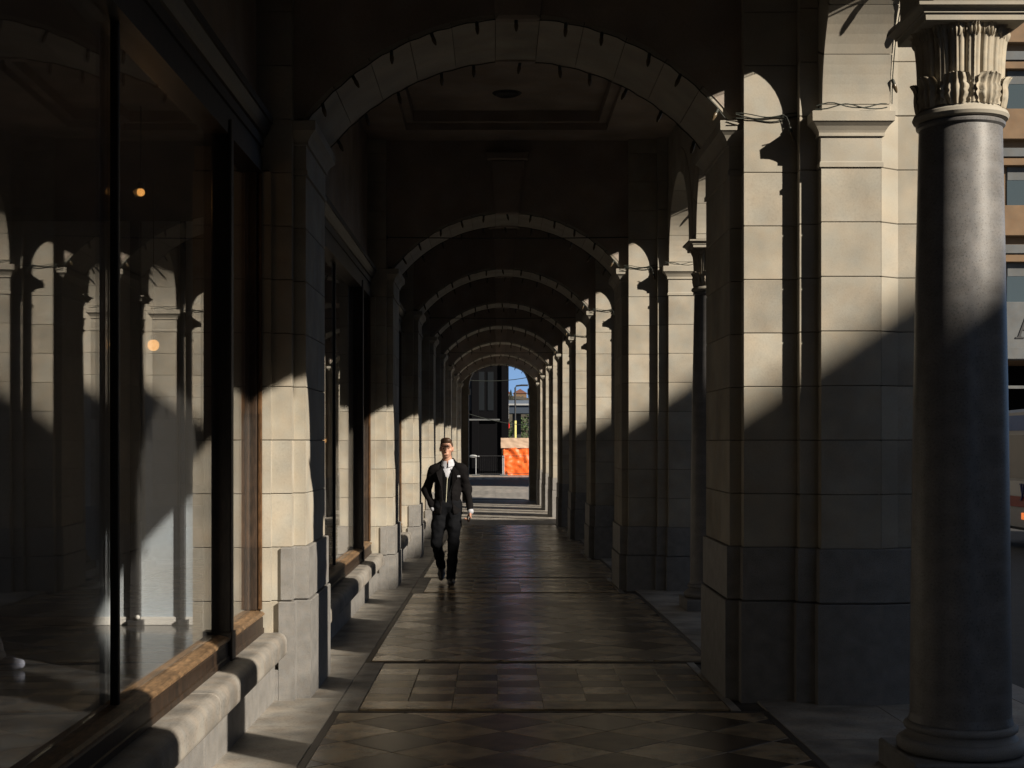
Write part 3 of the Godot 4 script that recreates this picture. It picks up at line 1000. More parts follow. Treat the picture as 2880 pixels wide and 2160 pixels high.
func loose_cables() -> void:
	# cables resting on the imposts of the first piers, a spare bulb hanging down
	for i in range(FIRST, FIRST + 4):
		var dc: float = PIERS[i]
		var u := dc - UA[1] - 0.012
		var t := thing("slack_cable", "slack black cable along the impost of the stone pier %s from the far end" % ordinal(PIERS.size() - i), "cable", "slack cables on the piers", P(0, 0, 0))
		var mb := MB.new()
		for q in [0.0, 0.012, 0.028]:
			var path := []
			for j in 13:
				var s := j / 12.0
				path.append(P(lerpf(RA[0] + 0.02, RA[2], s), 3.565 - q - 0.02 * sin(s * PI) + 0.006 * sin(s * 9.0 + q * 200.0), u - 0.006 * sin(s * 5.0 + q * 90.0)))
			mb.tube(path, 0.0035, 5)
		var jf := dc - UA[3] - 0.06
		for q in [0.0, 0.015]:
			var path2 := []
			for j in 13:
				var s := j / 12.0
				path2.append(P(lerpf(RA[3] - 0.05, RA[4] + 0.02, s), IMPOST1 + 0.008 + q * 0.5 + 0.03 * pow(absf(sin(s * 4.1 + q * 60.0 + i)), 3.0), jf + 0.02 * sin(s * 3.0 + q * 50.0 + i)))
			mb.tube(path2, 0.004, 5)
		part("cable", mb.mesh(), M.cord, t)
		var m2 := MB.new()
		m2.tube([P(RA[2] - 0.1, 3.555, u), P(RA[2] - 0.07, 3.54, u - 0.015), P(RA[2] - 0.055, 3.50, u - 0.02), P(RA[2] - 0.05, 3.47, u - 0.02)], 0.003, 5)
		part("pigtail", m2.mesh(), M.cord, t)
		hang_bulb(t, P(RA[2] - 0.05, 3.47, u - 0.02), Vector3(0.3, -1, 0.1))
	for i in [FIRST + 1, FIRST + 3, FIRST + 5]:
		var dc: float = PIERS[i]
		var mb := MB.new()
		var path := []
		for j in 9:
			path.append(P(lerpf(LA[1], RA[1], j / 8.0), 3.90 - 0.012 * sin(PI * j / 8.0), dc - UA[0] - 0.06))
		mb.tube(path, 0.007, 6)
		var t := thing("span_wire", "thin dark wire stretched across the walkway before the %s arch from the far end wall" % ordinal(PIERS.size() - i), "wire", "wires across the walkway")
		part("wire", mb.mesh(), M.cord, t)
		part("hook", boxm(P(LA[1] - 0.01, 3.88, dc - UA[0] - 0.045), P(LA[1] + 0.02, 3.92, dc - UA[0] - 0.075), 0.003), M.metal_dark, t)

# ---------------------------------------------------------------- inside the shop
func emit(c: Color, e: float) -> StandardMaterial3D:
	var m := StandardMaterial3D.new()
	m.albedo_color = Color(0.9, 0.85, 0.75)
	m.emission_enabled = true
	m.emission = c
	m.emission_energy_multiplier = e
	return m

func shop_things() -> void:
	for q in [[-2.47, 2.19, 10.4, 0.042, "white globe pendant lamp glowing warm behind the large shop window"], [-1.97, 2.88, 8.0, 0.022, "small amber pendant lamp glowing high behind the large shop window"], [-2.02, 1.50, 17.05, 0.026, "tiny warm lamp glowing behind the second shop window"]]:
		var t := thing("pendant_lamp", q[4], "lamp", "", P(q[0], q[1], q[2]))
		var mb := MB.new()
		mb.ball(Vector3.ZERO, Vector3.ONE * q[3], 20)
		part("globe", mb.mesh(), emit(Color(1.0, 0.70, 0.36), 0.85), t)
		mb = MB.new()
		mb.tube([Vector3(0, q[3], 0), Vector3(0, 3.36 - q[1], 0)], 0.004, 5)
		part("cord", mb.mesh(), M.cord, t)
		mb = MB.new()
		mb.lathe([Vector2(0.02, q[3] - 0.004), Vector2(0.02, q[3] + 0.03), Vector2(0.006, q[3] + 0.04)], 10)
		part("cap", mb.mesh(), M.metal_dark, t)
		var l := OmniLight3D.new()
		l.name = "lamp_glow"
		l.light_color = Color(1.0, 0.72, 0.4)
		l.light_energy = 0.012
		l.light_size = q[3]
		l.shadow_enabled = true
		l.omni_range = 12.0
		t.add_child(l)
	var dw := 12.17
	for q in [[-3.04, 0.042, "dark steel stanchion with a foot catch before the white shop wall"], [-2.64, 0.02, "slim dark steel rod standing before the white shop wall"]]:
		var t := thing("door_post", q[2], "post", "", P(q[0], -0.061, dw))
		part("shaft", boxm(Vector3(-q[1], 0.0, -0.03), Vector3(q[1], 3.415, 0.03), 0.004), M.metal_dark, t)
		part("foot_plate", boxm(Vector3(-q[1] - 0.02, 0.0, -0.045), Vector3(q[1] + 0.03, 0.05, 0.045), 0.006), M.metal_dark, t)
		if q[1] > 0.03:
			var mb := MB.new()
			mb.ball(Vector3(0.03, 0.075, 0.05), Vector3(0.02, 0.02, 0.02), 12)
			part("catch", mb.mesh(), M.white_paint, t)

# ---------------------------------------------------------------- buildings across the street
func opposite_building() -> void:
	# its eaves cut the sun that reaches the arcade
	var t := thing("opposite_building", "plain rendered building facing the arcade across the street, throwing its shadow on the piers", "building")
	var top := 1.74 + 0.68 * (24.0 - 1.578)
	var end := 34.6 - 0.85 * (24.0 - 1.55)
	part("wall", boxm(P(24.05, -1.0, end), P(34.0, top - 0.25, -60.0)), M.render_wall, t)
	part("eaves", boxm(P(24.0, top - 0.25, end + 0.02), P(34.05, top, -60.02), 0.02), M.render_wall, t)
	var mesh := boxm(P(23.98, 0.0, 0.6), P(24.1, 1.9, -0.6))
	var frame := boxm(P(23.96, -0.08, 0.7), P(24.06, 0.0, -0.7), 0.01)
	var d := -52.0
	while d < end - 1.0:
		for y in [0.6, 4.0, 7.4, 10.8, 14.0]:
			var w := part("window", mesh, M.win_glass, t, Vector3(0, y, -d))
			part("sill", frame, M.pier[0], w)
		d += 2.5

func corner_building() -> void:
	var d0 := 58.0
	var t := thing("corner_building", "tan stone office building with ribbon windows and a grey shop sign, across the street", "building", "", P(0, 0, d0))
	var x0 := 19.4
	var x1 := 34.0
	part("wall", boxm(Vector3(x0, 4.75, -5.0), Vector3(x1, 20.5, -0.35)), M.tan, t)
	for k in 3:
		var y := 9.76 + 3.89 * k
		part("spandrel", boxm(Vector3(x0 - 0.05, y, -0.35), Vector3(x1, y + 1.22, 0.05), 0.02), M.tan, t)
		part("ledge", boxm(Vector3(x0 - 0.05, y - 0.72, -0.35), Vector3(x1, y - 0.37, 0.10), 0.01), M.grey_wall, t)
		part("rail", boxm(Vector3(x0 - 0.05, y - 1.05, -0.35), Vector3(x1, y - 0.74, 0.02), 0.01), M.tan, t)
		for q in 5:
			var x := x0 + 1.32 + q * 2.6
			var w := part("window", boxm(Vector3(x, y - 2.65, -0.36), Vector3(x + 2.4, y - 1.05, -0.30)), M.win_glass, t)
			part("window_frame", boxm(Vector3(x + 1.17, y - 2.65, -0.30), Vector3(x + 1.23, y - 1.05, -0.22)), M.metal_dark, w)
			part("blind", boxm(Vector3(x + 0.02, y - 1.6, -0.295), Vector3(x + 1.15, y - 1.07, -0.285)), M.grey_wall, w)
	part("sign_board", boxm(Vector3(x0 - 0.05, 5.24, -0.35), Vector3(x1, 7.09, 0.06), 0.02), M.grey_wall, t)
	part("lettering", letter("A", 0.0145, false), M.metal_dark, t, Vector3(21.42, 6.1, 0.08))
	part("ledge", boxm(Vector3(x0 - 0.1, 4.75, -0.35), Vector3(x1, 5.22, 0.65), 0.02), M.grey_wall, t)
	part("shop_shade_back", boxm(Vector3(x0, -1.6, -5.0), Vector3(x1, 4.75, -4.6)), M.near_black, t)  # solid near-black back wall; the shop's inner shade is in its colour
	part("fascia", boxm(Vector3(x0 + 0.3, 3.6, -0.28), Vector3(x1 - 0.3, 3.72, 0.0)), M.grey_wall, t)
	part("shop_ground", boxm(Vector3(x0, -1.6, -4.6), Vector3(x1, -1.0, 0.0)), M.near_black, t)  # near-black as well, shade under the building painted in
	part("reveal", boxm(Vector3(x0, -1.6, -4.6), Vector3(x0 + 0.29, 4.73, 0.05), 0.01), M.dark_wall, t)
	delivery_van()

func delivery_van() -> void:
	var x := 9.62
	var d := 24.6
	var t := thing("delivery_van", "pale delivery van parked in the shaded street, blue roof band and red stripe", "van", "", P(x, fl(d) - 0.13, d))
	var mb := MB.new()
	mb.stack(V2([0.0, 0.35, 5.2, 0.35, 5.25, 1.0, 4.6, 1.25, 3.9, 2.3, 3.6, 2.55, 0.1, 2.6, 0.0, 2.45]), [[0.0, -0.06], [0.06, 0.0], [1.9, 0.0], [1.96, -0.06]], SIDE)
	part("body", mb.mesh(), mat(lin(0.20, 0.21, 0.23), 0.4), t)
	part("roof_band", boxm(Vector3(-0.012, 2.18, -3.4), Vector3(0.05, 2.46, -0.12), 0.005), mat(lin(0.02, 0.08, 0.26), 0.5), t)
	part("side_window", boxm(Vector3(-0.008, 1.30, -3.5), Vector3(0.05, 2.1, -0.15), 0.005), M.black_glass, t)
	part("lower_panel", boxm(Vector3(-0.012, 0.98, -4.2), Vector3(0.05, 1.25, -0.12), 0.004), M.steel, t)
	part("lettering", letter("y", 0.0062, true), mat(lin(0.01, 0.02, 0.12), 0.5), t, Vector3(-0.02, 1.13, -1.62), Basis(Vector3.UP, -PI / 2))
	part("stripe", boxm(Vector3(-0.014, 0.78, -4.4), Vector3(0.05, 0.97, -0.12), 0.004), mat(lin(0.20, 0.02, 0.015), 0.5), t)
	var lm := part("marker_lamp", boxm(Vector3(-0.03, 0.56, -1.66), Vector3(0.02, 0.68, -1.52), 0.006), emit(Color(1.0, 0.45, 0.1), 0.5), t)
	lm.set_meta("label", "small glowing orange side lamp")
	part("bumper", boxm(Vector3(-0.02, 0.3, 0.0), Vector3(1.98, 0.5, 0.12), 0.02), M.metal_dark, t)
	for q in [-1.0, -4.2]:
		for w in [0.1, 1.86]:
			var wm := MB.new()
			wm.lathe([Vector2(0.0, -0.11), Vector2(0.2, -0.11), Vector2(0.33, -0.1), Vector2(0.36, -0.06), Vector2(0.36, 0.06), Vector2(0.33, 0.1), Vector2(0.0, 0.11)], 22, Vector3(w, 0.36, q), Basis(Vector3.BACK, PI / 2))
			part("wheel", wm.mesh(), M.metal_dark, t)

func letter(text: String, size: float, slanted: bool) -> TextMesh:
	var tm := TextMesh.new()
	tm.text = text
	var font := SystemFont.new()
	font.font_names = PackedStringArray(["Droid Serif"])
	font.font_italic = slanted
	tm.font = font
	tm.font_size = 96 if not slanted else 64
	tm.pixel_size = size
	tm.depth = 0.04
	return tm

# ---------------------------------------------------------------- beyond the far arch
func cloth(w: float, h: float, sd: int, amp: float) -> ArrayMesh:
	var f := FastNoiseLite.new()
	f.seed = sd
	f.frequency = 0.8
	f.fractal_octaves = 3
	var mb := MB.new()
	for side in [0.0, -0.012]:
		var rows := []
		for j in 25:
			var r := PackedVector3Array()
			for i in 31:
				var x := w * i / 30.0
				var y := h * j / 24.0
				var fold := f.get_noise_2d(x * 2.0 + y * 1.4, y * 1.6 - x) + 0.5 * absf(f.get_noise_2d(x * 4.0, y * 0.7 + 9.0))
				r.append(Vector3(x, y, amp * fold + side))
			rows.append(r)
		mb.sheet(rows)
	return mb.mesh()

func far_scene() -> void:
	var y := fl(58.0)
	var t := thing("dark_tower", "tall almost black building seen through the far arch, with a pale ledge", "building", "", P(0, y, 97.0))
	part("wall", boxm(Vector3(-14.0, 0.0, -14.0), Vector3(0.47, 34.0, 0.0)), M.near_black, t)
	for k in 8:
		part("pier_strip", boxm(Vector3(-13.6 + k * 2.0, 0.0, 0.0), Vector3(-13.1 + k * 2.0, 34.0, 0.25), 0.02), M.near_black, t)
	part("ledge", boxm(Vector3(-14.0, 3.72, 0.0), Vector3(0.3, 3.82, 0.3)), M.grey_wall, t)
	for k in 5:
		part("window", boxm(Vector3(-3.0 + k * 0.62, 4.4, 0.0), Vector3(-2.6 + k * 0.62, 7.0, 0.05)), M.black_glass, t)
	# hoarding wrapped in orange and buff sheeting
	var h := thing("site_hoarding", "builders' hoarding wrapped in bright orange sheeting with a buff sheet along its top", "hoarding", "", P(0.42, y + 0.1, 94.0))
	part("orange_sheet", cloth(3.2, 1.82, 5, 0.16), mat(lin(0.80, 0.14, 0.02), 0.5), h, Vector3(0.12, 0.02, 0.06))
	part("buff_sheet", cloth(3.4, 0.66, 9, 0.05), mat(lin(0.50, 0.36, 0.26), 0.7), h, Vector3(-0.06, 1.78, 0.12))
	part("board", boxm(Vector3(0.0, 0.0, -0.25), Vector3(3.4, 2.4, -0.05)), M.dark_wall, h)
	for x in [0.02, 1.6, 3.2]:
		part("batten", boxm(Vector3(x, 0.0, -0.05), Vector3(x + 0.07, 2.4, 0.0)), M.wood, h)
	for q in [[-1.25, "galvanised fence panel in front of the dark tower"], [0.55, "galvanised fence panel standing against the orange sheeting"]]:
		var f := thing("fence_panel", q[1], "fence", "site fence panels", P(q[0], y + 0.1, 92.6))
		for x in [0.0, 1.72]:
			var mb := MB.new()
			mb.tube([Vector3(x, 0.0, 0), Vector3(x, 1.3, 0)], 0.03, 8)
			part("post", mb.mesh(), M.steel, f)
		var mb2 := MB.new()
		mb2.tube([Vector3(0, 1.28, 0), Vector3(1.72, 1.28, 0)], 0.02, 6)
		mb2.tube([Vector3(0, 0.15, 0), Vector3(1.72, 0.15, 0)], 0.02, 6)
		part("rail", mb2.mesh(), M.metal_dark, f)
		for k in 11:
			part("bar", boxm(Vector3(0.15 + k * 0.14, 0.16, -0.003), Vector3(0.155 + k * 0.14, 1.27, 0.003)), M.metal_dark, f)
		part("foot", boxm(Vector3(-0.25, 0.0, -0.12), Vector3(0.25, 0.09, 0.12), 0.02), M.grey_wall, f)
	var bag := thing("pale_sack", "pale plastic sack lying on the fence rail by the dark tower", "sack", "", P(-1.42, y + 1.36, 92.6))
	var bm := MB.new()
	bm.ball(Vector3.ZERO, Vector3(0.26, 0.10, 0.10), 14)
	part("sack", bm.mesh(), M.steel, bag)
	part("knot", boxm(Vector3(0.28, -0.04, -0.03), Vector3(0.4, 0.03, 0.03), 0.01), M.steel, bag)
	# traffic sign
	var s := thing("traffic_sign", "round red traffic sign under a grey plate on a slim pole", "sign", "", P(0.62, y, 104.0))
	var sm := MB.new()
	sm.lathe([Vector2(0.0, -0.02), Vector2(0.4, -0.02), Vector2(0.42, 0.0), Vector2(0.4, 0.02), Vector2(0.0, 0.02)], 24, Vector3(0, 3.45, 0), Basis(Vector3.RIGHT, PI / 2))
	part("disc", sm.mesh(), mat(lin(0.6, 0.02, 0.02), 0.4), s)
	part("plate", boxm(Vector3(-0.3, 3.95, -0.02), Vector3(0.36, 5.0, 0.02), 0.01), M.steel, s)
	part("pole", boxm(Vector3(-0.04, 0.0, -0.09), Vector3(0.04, 4.9, -0.025)), M.steel, s)
	# street lamp
	var lp := thing("street_lamp", "tall pale lamp post with a short bent arm beyond the hoarding", "street lamp", "", P(1.63, y, 118.0))
	var lm := MB.new()
	lm.tube([Vector3(0, 0, 0), Vector3(0, 4.0, 0)], 0.11, 10)
	part("lower_pole", lm.mesh(), mat(lin(0.6, 0.55, 0.2), 0.5), lp)
	lm = MB.new()
	lm.tube([Vector3(0, 4.0, 0), Vector3(0, 6.7, 0), Vector3(0.08, 6.85, 0), Vector3(0.5, 6.9, 0)], 0.07, 8)
	part("upper_pole", lm.mesh(), M.metal_dark, lp)
	part("lamp_head", boxm(Vector3(0.45, 6.83, -0.12), Vector3(1.05, 6.97, 0.12), 0.04), M.metal_dark, lp)
	# viaduct
	var v := thing("viaduct", "dark steel viaduct crossing behind the far street on thick posts", "bridge", "", P(0, y, 165.0))
	part("girder", boxm(Vector3(-40, 5.5, -6.0), Vector3(70, 6.6, 0.0)), mat(lin(0.03, 0.045, 0.07), 0.6), v)
	part("parapet", boxm(Vector3(-40, 6.61, -0.3), Vector3(70, 7.0, -0.1)), mat(lin(0.10, 0.13, 0.18), 0.6), v)
	part("deck_edge", boxm(Vector3(-40, 6.4, 0.0), Vector3(70, 6.6, 0.3), 0.02), M.steel, v)
	for k in 12:
		part("post", boxm(Vector3(-30.0 + k * 8.0, 0.0, -4.0), Vector3(-29.0 + k * 8.0, 5.5, -3.0)), M.metal_dark, v)
	# shaded street behind the viaduct: a wall, parked cars and trees
	var w := thing("retaining_wall", "dark retaining wall in the shade under the viaduct", "wall", "", P(0, y, 190.0))
	part("wall", boxm(Vector3(-40, 0.0, -1.0), Vector3(80, 4.4, 0.0)), M.dark_wall, w)
	part("coping", boxm(Vector3(-40, 4.4, -1.1), Vector3(80, 4.6, 0.1)), M.grey_wall, w)
	for k in 3:
		parked_car(P(1.2 + k * 1.9, y, 150.0 + k * 4.0), ["pale grey parked car beside the lamp post", "dark parked car behind the hoarding", "silver parked car under the viaduct"][k], [M.steel, M.metal_dark, M.white_paint][k])
	for k in 4:
		tree("street_tree", "leafy green tree growing under the viaduct, %s from the dark tower" % ordinal(k + 1), P(1.2 + k * 1.7, y, 178.0 + (k % 2) * 3.0), 5.0 + 0.6 * (k % 3), 20 + k, Color(0.05, 0.085, 0.03))
	# wooded hill with houses
	var hill := MB.new()
	var rows := []
	var f := FastNoiseLite.new()
	f.seed = 4
	f.frequency = 0.02
	for j in 13:
		var r := PackedVector3Array()
		for i in 41:
			var x := -120.0 + i * 8.0
			var d := 330.0 + j * 20.0
			r.append(P(x, y - 1.0 + 15.5 * smoothstep(0.0, 0.42, j / 12.0) + 3.0 * f.get_noise_2d(x, d), d))
		rows.append(r)
	hill.sheet(rows)
	structure("hill", hill.mesh(), mat(lin(0.10, 0.085, 0.06), 0.9, M.ts2, 0.02))
	for k in 7:
		house(P(3.0 + k * 4.6, y + 13.4 + 0.5 * (k % 3), 430.0 + (k % 2) * 12.0), k)
	for k in 6:
		tree("hill_tree", "dark conifer on the hill, %s from the dark tower" % ordinal(k + 1), P(4.5 + k * 5.2 + (k % 2) * 1.1, y + 13.0, 418.0), 4.2 + 1.2 * ((k * 2) % 3), 40 + k, Color(0.03, 0.04, 0.03))
	for k in 2:
		var mb3 := MB.new()
		var path := []
		for j in 15:
			var q := j / 14.0
			path.append(P(lerpf(-2.0, 4.2, q), 5.5 - k * 2.6 + (0.25 - k * 0.5) * 3.0 * (q - 0.5) - 0.35 * sin(PI * q), 86.0 + k * 4.0))
		mb3.tube(path, 0.022, 5)
		var wr := thing("street_wire", ["upper overhead wire sagging across the far street", "lower overhead wire sagging before the dark tower"][k], "wire", "overhead wires")
		part("wire", mb3.mesh(), M.cord, wr)

func parked_car(at: Vector3, label: String, m: Material) -> void:
	var t := thing("parked_car", label, "car", "cars parked under the viaduct", at)
	var mb := MB.new()
	mb.stack(V2([-2.1, 0.35, 2.1, 0.35, 2.15, 0.75, 1.3, 0.92, 0.8, 1.42, -1.0, 1.45, -1.7, 0.95, -2.15, 0.85]), [[-0.85, -0.05], [-0.75, 0.0], [0.75, 0.0], [0.85, -0.05]], FRONT)
	part("body", mb.mesh(), m, t)
	part("side_window", boxm(Vector3(-0.95, 0.98, 0.83), Vector3(0.75, 1.36, 0.86)), M.win_glass, t)
	for x in [-1.35, 1.35]:
		for z in [-0.72, 0.72]:
			var wm := MB.new()
			wm.lathe([Vector2(0.0, -0.1), Vector2(0.30, -0.1), Vector2(0.32, -0.07), Vector2(0.32, 0.07), Vector2(0.30, 0.1), Vector2(0.0, 0.1)], 18, Vector3(x, 0.32, z), Basis(Vector3.RIGHT, PI / 2))
			part("wheel", wm.mesh(), M.metal_dark, t)

func tree(called: String, label: String, at: Vector3, h: float, sd: int, c: Color) -> void:
	var t := thing(called, label, "tree", "", at)
	var r := RandomNumberGenerator.new()
	r.seed = sd
	var mb := MB.new()
	mb.lathe([Vector2(0.16, 0.0), Vector2(0.11, h * 0.4), Vector2(0.03, h * 0.85)], 8)
	for k in 5:
		var a := TAU * k / 5.0
		mb.tube([Vector3(0, h * (0.3 + 0.08 * k), 0), Vector3(cos(a) * h * 0.2, h * (0.45 + 0.08 * k), sin(a) * h * 0.2)], 0.03, 5)
	part("trunk", mb.mesh(), M.wood_dark, t)
	var lf := MB.new()
	for k in 900:
		var a := r.randf() * TAU
		var q := sqrt(r.randf())
		var yy := r.randf()
		var rad := h * 0.30 * sin(PI * clampf(yy * 0.92 + 0.06, 0.0, 1.0)) * q
		if called == "hill_tree":
			rad = h * 0.24 * (1.0 - yy) * q
		var p := Vector3(cos(a) * rad, h * (0.25 + 0.75 * yy), sin(a) * rad)
		var s := h * r.randf_range(0.015, 0.035)
		var u := Vector3(r.randfn(), r.randfn(), r.randfn()).normalized()
		var w := u.cross(Vector3(r.randfn(), r.randfn(), r.randfn())).normalized()
		lf.quad(p - u * s, p + w * s * 0.6, p + u * s, p - w * s * 0.6)
	part("crown", lf.mesh(), mat(lin(c.r, c.g, c.b), 0.8), t)

func house(at: Vector3, k: int) -> void:
	var t := thing("hill_house", "small pale house on the hill, %s from the dark tower" % ordinal(k + 1), "house", "houses on the hill", at)
	var w := 3.4 + 0.6 * (k % 3)
	part("wall", boxm(Vector3(-w / 2, -2.0, -3.0), Vector3(w / 2, 3.0, 0.0)), [M.white_paint, M.tan, M.grey_wall][k % 3], t)
	part("roof", prism(V2([-w / 2 - 0.3, 3.0, w / 2 + 0.3, 3.0, 0.0, 4.4]), -3.3, 0.3, 0.0, FRONT), mat(lin(0.16, 0.07, 0.05), 0.8), t)
	for q in 3:
		part("window", boxm(Vector3(-w / 2 + 0.5 + q * 1.0, 1.0, 0.0), Vector3(-w / 2 + 1.0 + q * 1.0, 2.1, 0.06)), M.win_glass, t)

# ---------------------------------------------------------------- people
# a field of tapered capsules and ellipsoids joined by a smooth minimum, meshed as surface nets
class Field:
	var ca := PackedVector3Array()
	var cb := PackedVector3Array()
	var ra := PackedFloat32Array()
	var rb := PackedFloat32Array()
	var flat := PackedFloat32Array()     # z scale of each capsule (1 = round)
	var ec := PackedVector3Array()
	var er := PackedVector3Array()
	var cut := []                        # Callables: positive inside what is cut away
	var k := 0.03
	var fold := 0.0                      # height of cloth creases
	var wave := FastNoiseLite.new()
	func cap(a: Vector3, b: Vector3, r0: float, r1: float, f := 1.0) -> void:
		ca.append(a); cb.append(b); ra.append(r0); rb.append(r1); flat.append(f)
	func chain(pts: Array, rs: Array, f := 1.0) -> void:
		for i in pts.size() - 1:
			cap(pts[i], pts[i + 1], rs[i], rs[i + 1], f)
	func egg(c: Vector3, r: Vector3) -> void:
		ec.append(c); er.append(r)
	func at(p: Vector3) -> float:
		var d := 10.0
		for i in ca.size():
			var a := ca[i]
			var q := p - a
			var ab := cb[i] - a
			if flat[i] != 1.0:
				q.z /= flat[i]
				ab.z /= flat[i]
			var t := clampf(q.dot(ab) / maxf(ab.length_squared(), 1e-9), 0.0, 1.0)
			var e := ((q - ab * t).length() - lerpf(ra[i], rb[i], t)) * minf(1.0, flat[i] + 0.15)
			var h := maxf(k - absf(d - e), 0.0) / k
			d = minf(d, e) - h * h * k * 0.25
		for i in ec.size():
			var q := p - ec[i]
			var r := er[i]
			var k0 := Vector3(q.x / r.x, q.y / r.y, q.z / r.z).length()
			var k1 := Vector3(q.x / (r.x * r.x), q.y / (r.y * r.y), q.z / (r.z * r.z)).length()
			var e := k0 * (k0 - 1.0) / maxf(k1, 1e-6)
			var h := maxf(k - absf(d - e), 0.0) / k
			d = minf(d, e) - h * h * k * 0.25
		if fold > 0.0:
			d += fold * wave.get_noise_3d(p.x * 100.0 + p.y * 35.0, p.y * 130.0, p.z * 90.0)
		for c in cut:
			d = maxf(d, c.call(p))
		return d
	func bounds() -> AABB:
		var lo := Vector3(1e9, 1e9, 1e9)
		var hi := -lo
		for i in ca.size():
			var r := Vector3.ONE * maxf(ra[i], rb[i])
			lo = lo.min(ca[i] - r).min(cb[i] - r)
			hi = hi.max(ca[i] + r).max(cb[i] + r)
		for i in ec.size():
			lo = lo.min(ec[i] - er[i])
			hi = hi.max(ec[i] + er[i])
		return AABB(lo, hi - lo).grow(k * 0.5)
	func net(mb: MB, h: float) -> void:
		var bb := bounds().grow(h * 2.0)
		var B := 4
		var nx := (int(bb.size.x / h) / B + 1) * B
		var ny := (int(bb.size.y / h) / B + 1) * B
		var nz := (int(bb.size.z / h) / B + 1) * B
		var sx := nx + 1
		var sy := ny + 1
		var sz := nz + 1
		var val := PackedFloat32Array()
		val.resize(sx * sy * sz)
		val.fill(NAN)
		var live := []
		var reach := h * B * 0.9 + h
		for bz in nz / B:
			for by in ny / B:
				for bx in nx / B:
					var c := bb.position + Vector3(bx + 0.5, by + 0.5, bz + 0.5) * (B * h)
					if absf(at(c)) > reach * 1.5:
						continue
					live.append(Vector3i(bx, by, bz) * B)
		for o in live:
			for z in B + 1:
				for y in B + 1:
					for x in B + 1:
						var id: int = ((o.z + z) * sy + o.y + y) * sx + o.x + x
						if is_nan(val[id]):
							val[id] = at(bb.position + Vector3(o.x + x, o.y + y, o.z + z) * h)
		var vid := {}
		var base := mb.v.size()
		var pts := PackedVector3Array()
		var corner := [Vector3i(0, 0, 0), Vector3i(1, 0, 0), Vector3i(0, 1, 0), Vector3i(1, 1, 0), Vector3i(0, 0, 1), Vector3i(1, 0, 1), Vector3i(0, 1, 1), Vector3i(1, 1, 1)]
		var edge := [[0, 1], [2, 3], [4, 5], [6, 7], [0, 2], [1, 3], [4, 6], [5, 7], [0, 4], [1, 5], [2, 6], [3, 7]]
		for o in live:
			for z in B:
				for y in B:
					for x in B:
						var cc := Vector3i(o.x + x, o.y + y, o.z + z)
						var vs := []
						var neg := 0
						for q in corner:
							var t: float = val[((cc.z + q.z) * sy + cc.y + q.y) * sx + cc.x + q.x]
							vs.append(t)
							if t < 0.0: neg += 1
						if neg == 0 or neg == 8:
							continue
						var sum := Vector3.ZERO
						var cnt := 0
						for e in edge:
							var f0: float = vs[e[0]]
							var f1: float = vs[e[1]]
							if (f0 < 0.0) != (f1 < 0.0):
								sum += Vector3(corner[e[0]]).lerp(Vector3(corner[e[1]]), f0 / (f0 - f1))
								cnt += 1
						vid[(cc.z * sy + cc.y) * sx + cc.x] = pts.size()
						pts.append(bb.position + (Vector3(cc) + sum / cnt) * h)
		var acc := PackedVector3Array()
		acc.resize(pts.size())
		var step := [1, sx, sx * sy]
		for key in vid:
			var v0: float = val[key]
			for ax in 3:
				var nb: int = key + step[ax]
				var v1: float = val[nb]
				if is_nan(v1) or (v0 < 0.0) == (v1 < 0.0):
					continue
				var u: int = step[(ax + 1) % 3]
				var w: int = step[(ax + 2) % 3]
				var ids := [key - u - w, key - w, key, key - u]
				var ok := true
				for id in ids:
					if not vid.has(id):
						ok = false
				if not ok:
					continue
				var a: int = vid[ids[0]]
				var b: int = vid[ids[1]]
				var c: int = vid[ids[2]]
				var d: int = vid[ids[3]]
				if v0 >= 0.0:
					var tmp := b
					b = d
					d = tmp
				var nn := (pts[c] - pts[a]).cross(pts[d] - pts[b])
				acc[a] += nn; acc[b] += nn; acc[c] += nn; acc[d] += nn
				mb.ix.append_array(PackedInt32Array([base + a, base + c, base + b, base + a, base + d, base + c]))
		mb.v.append_array(pts)
		for q in acc:
			mb.n.append(q.normalized() if q.length_squared() > 1e-20 else Vector3.UP)

func field_mesh(f: Field, h: float) -> ArrayMesh:
	var mb := MB.new()
	f.net(mb, h)
	return mb.mesh()

func cloth_mat(c: Color, rough := 0.85) -> StandardMaterial3D:
	var m := mat(c, rough, M.tg, 6.0, 0.02, false)
	m.metallic_specular = 0.25
	return m

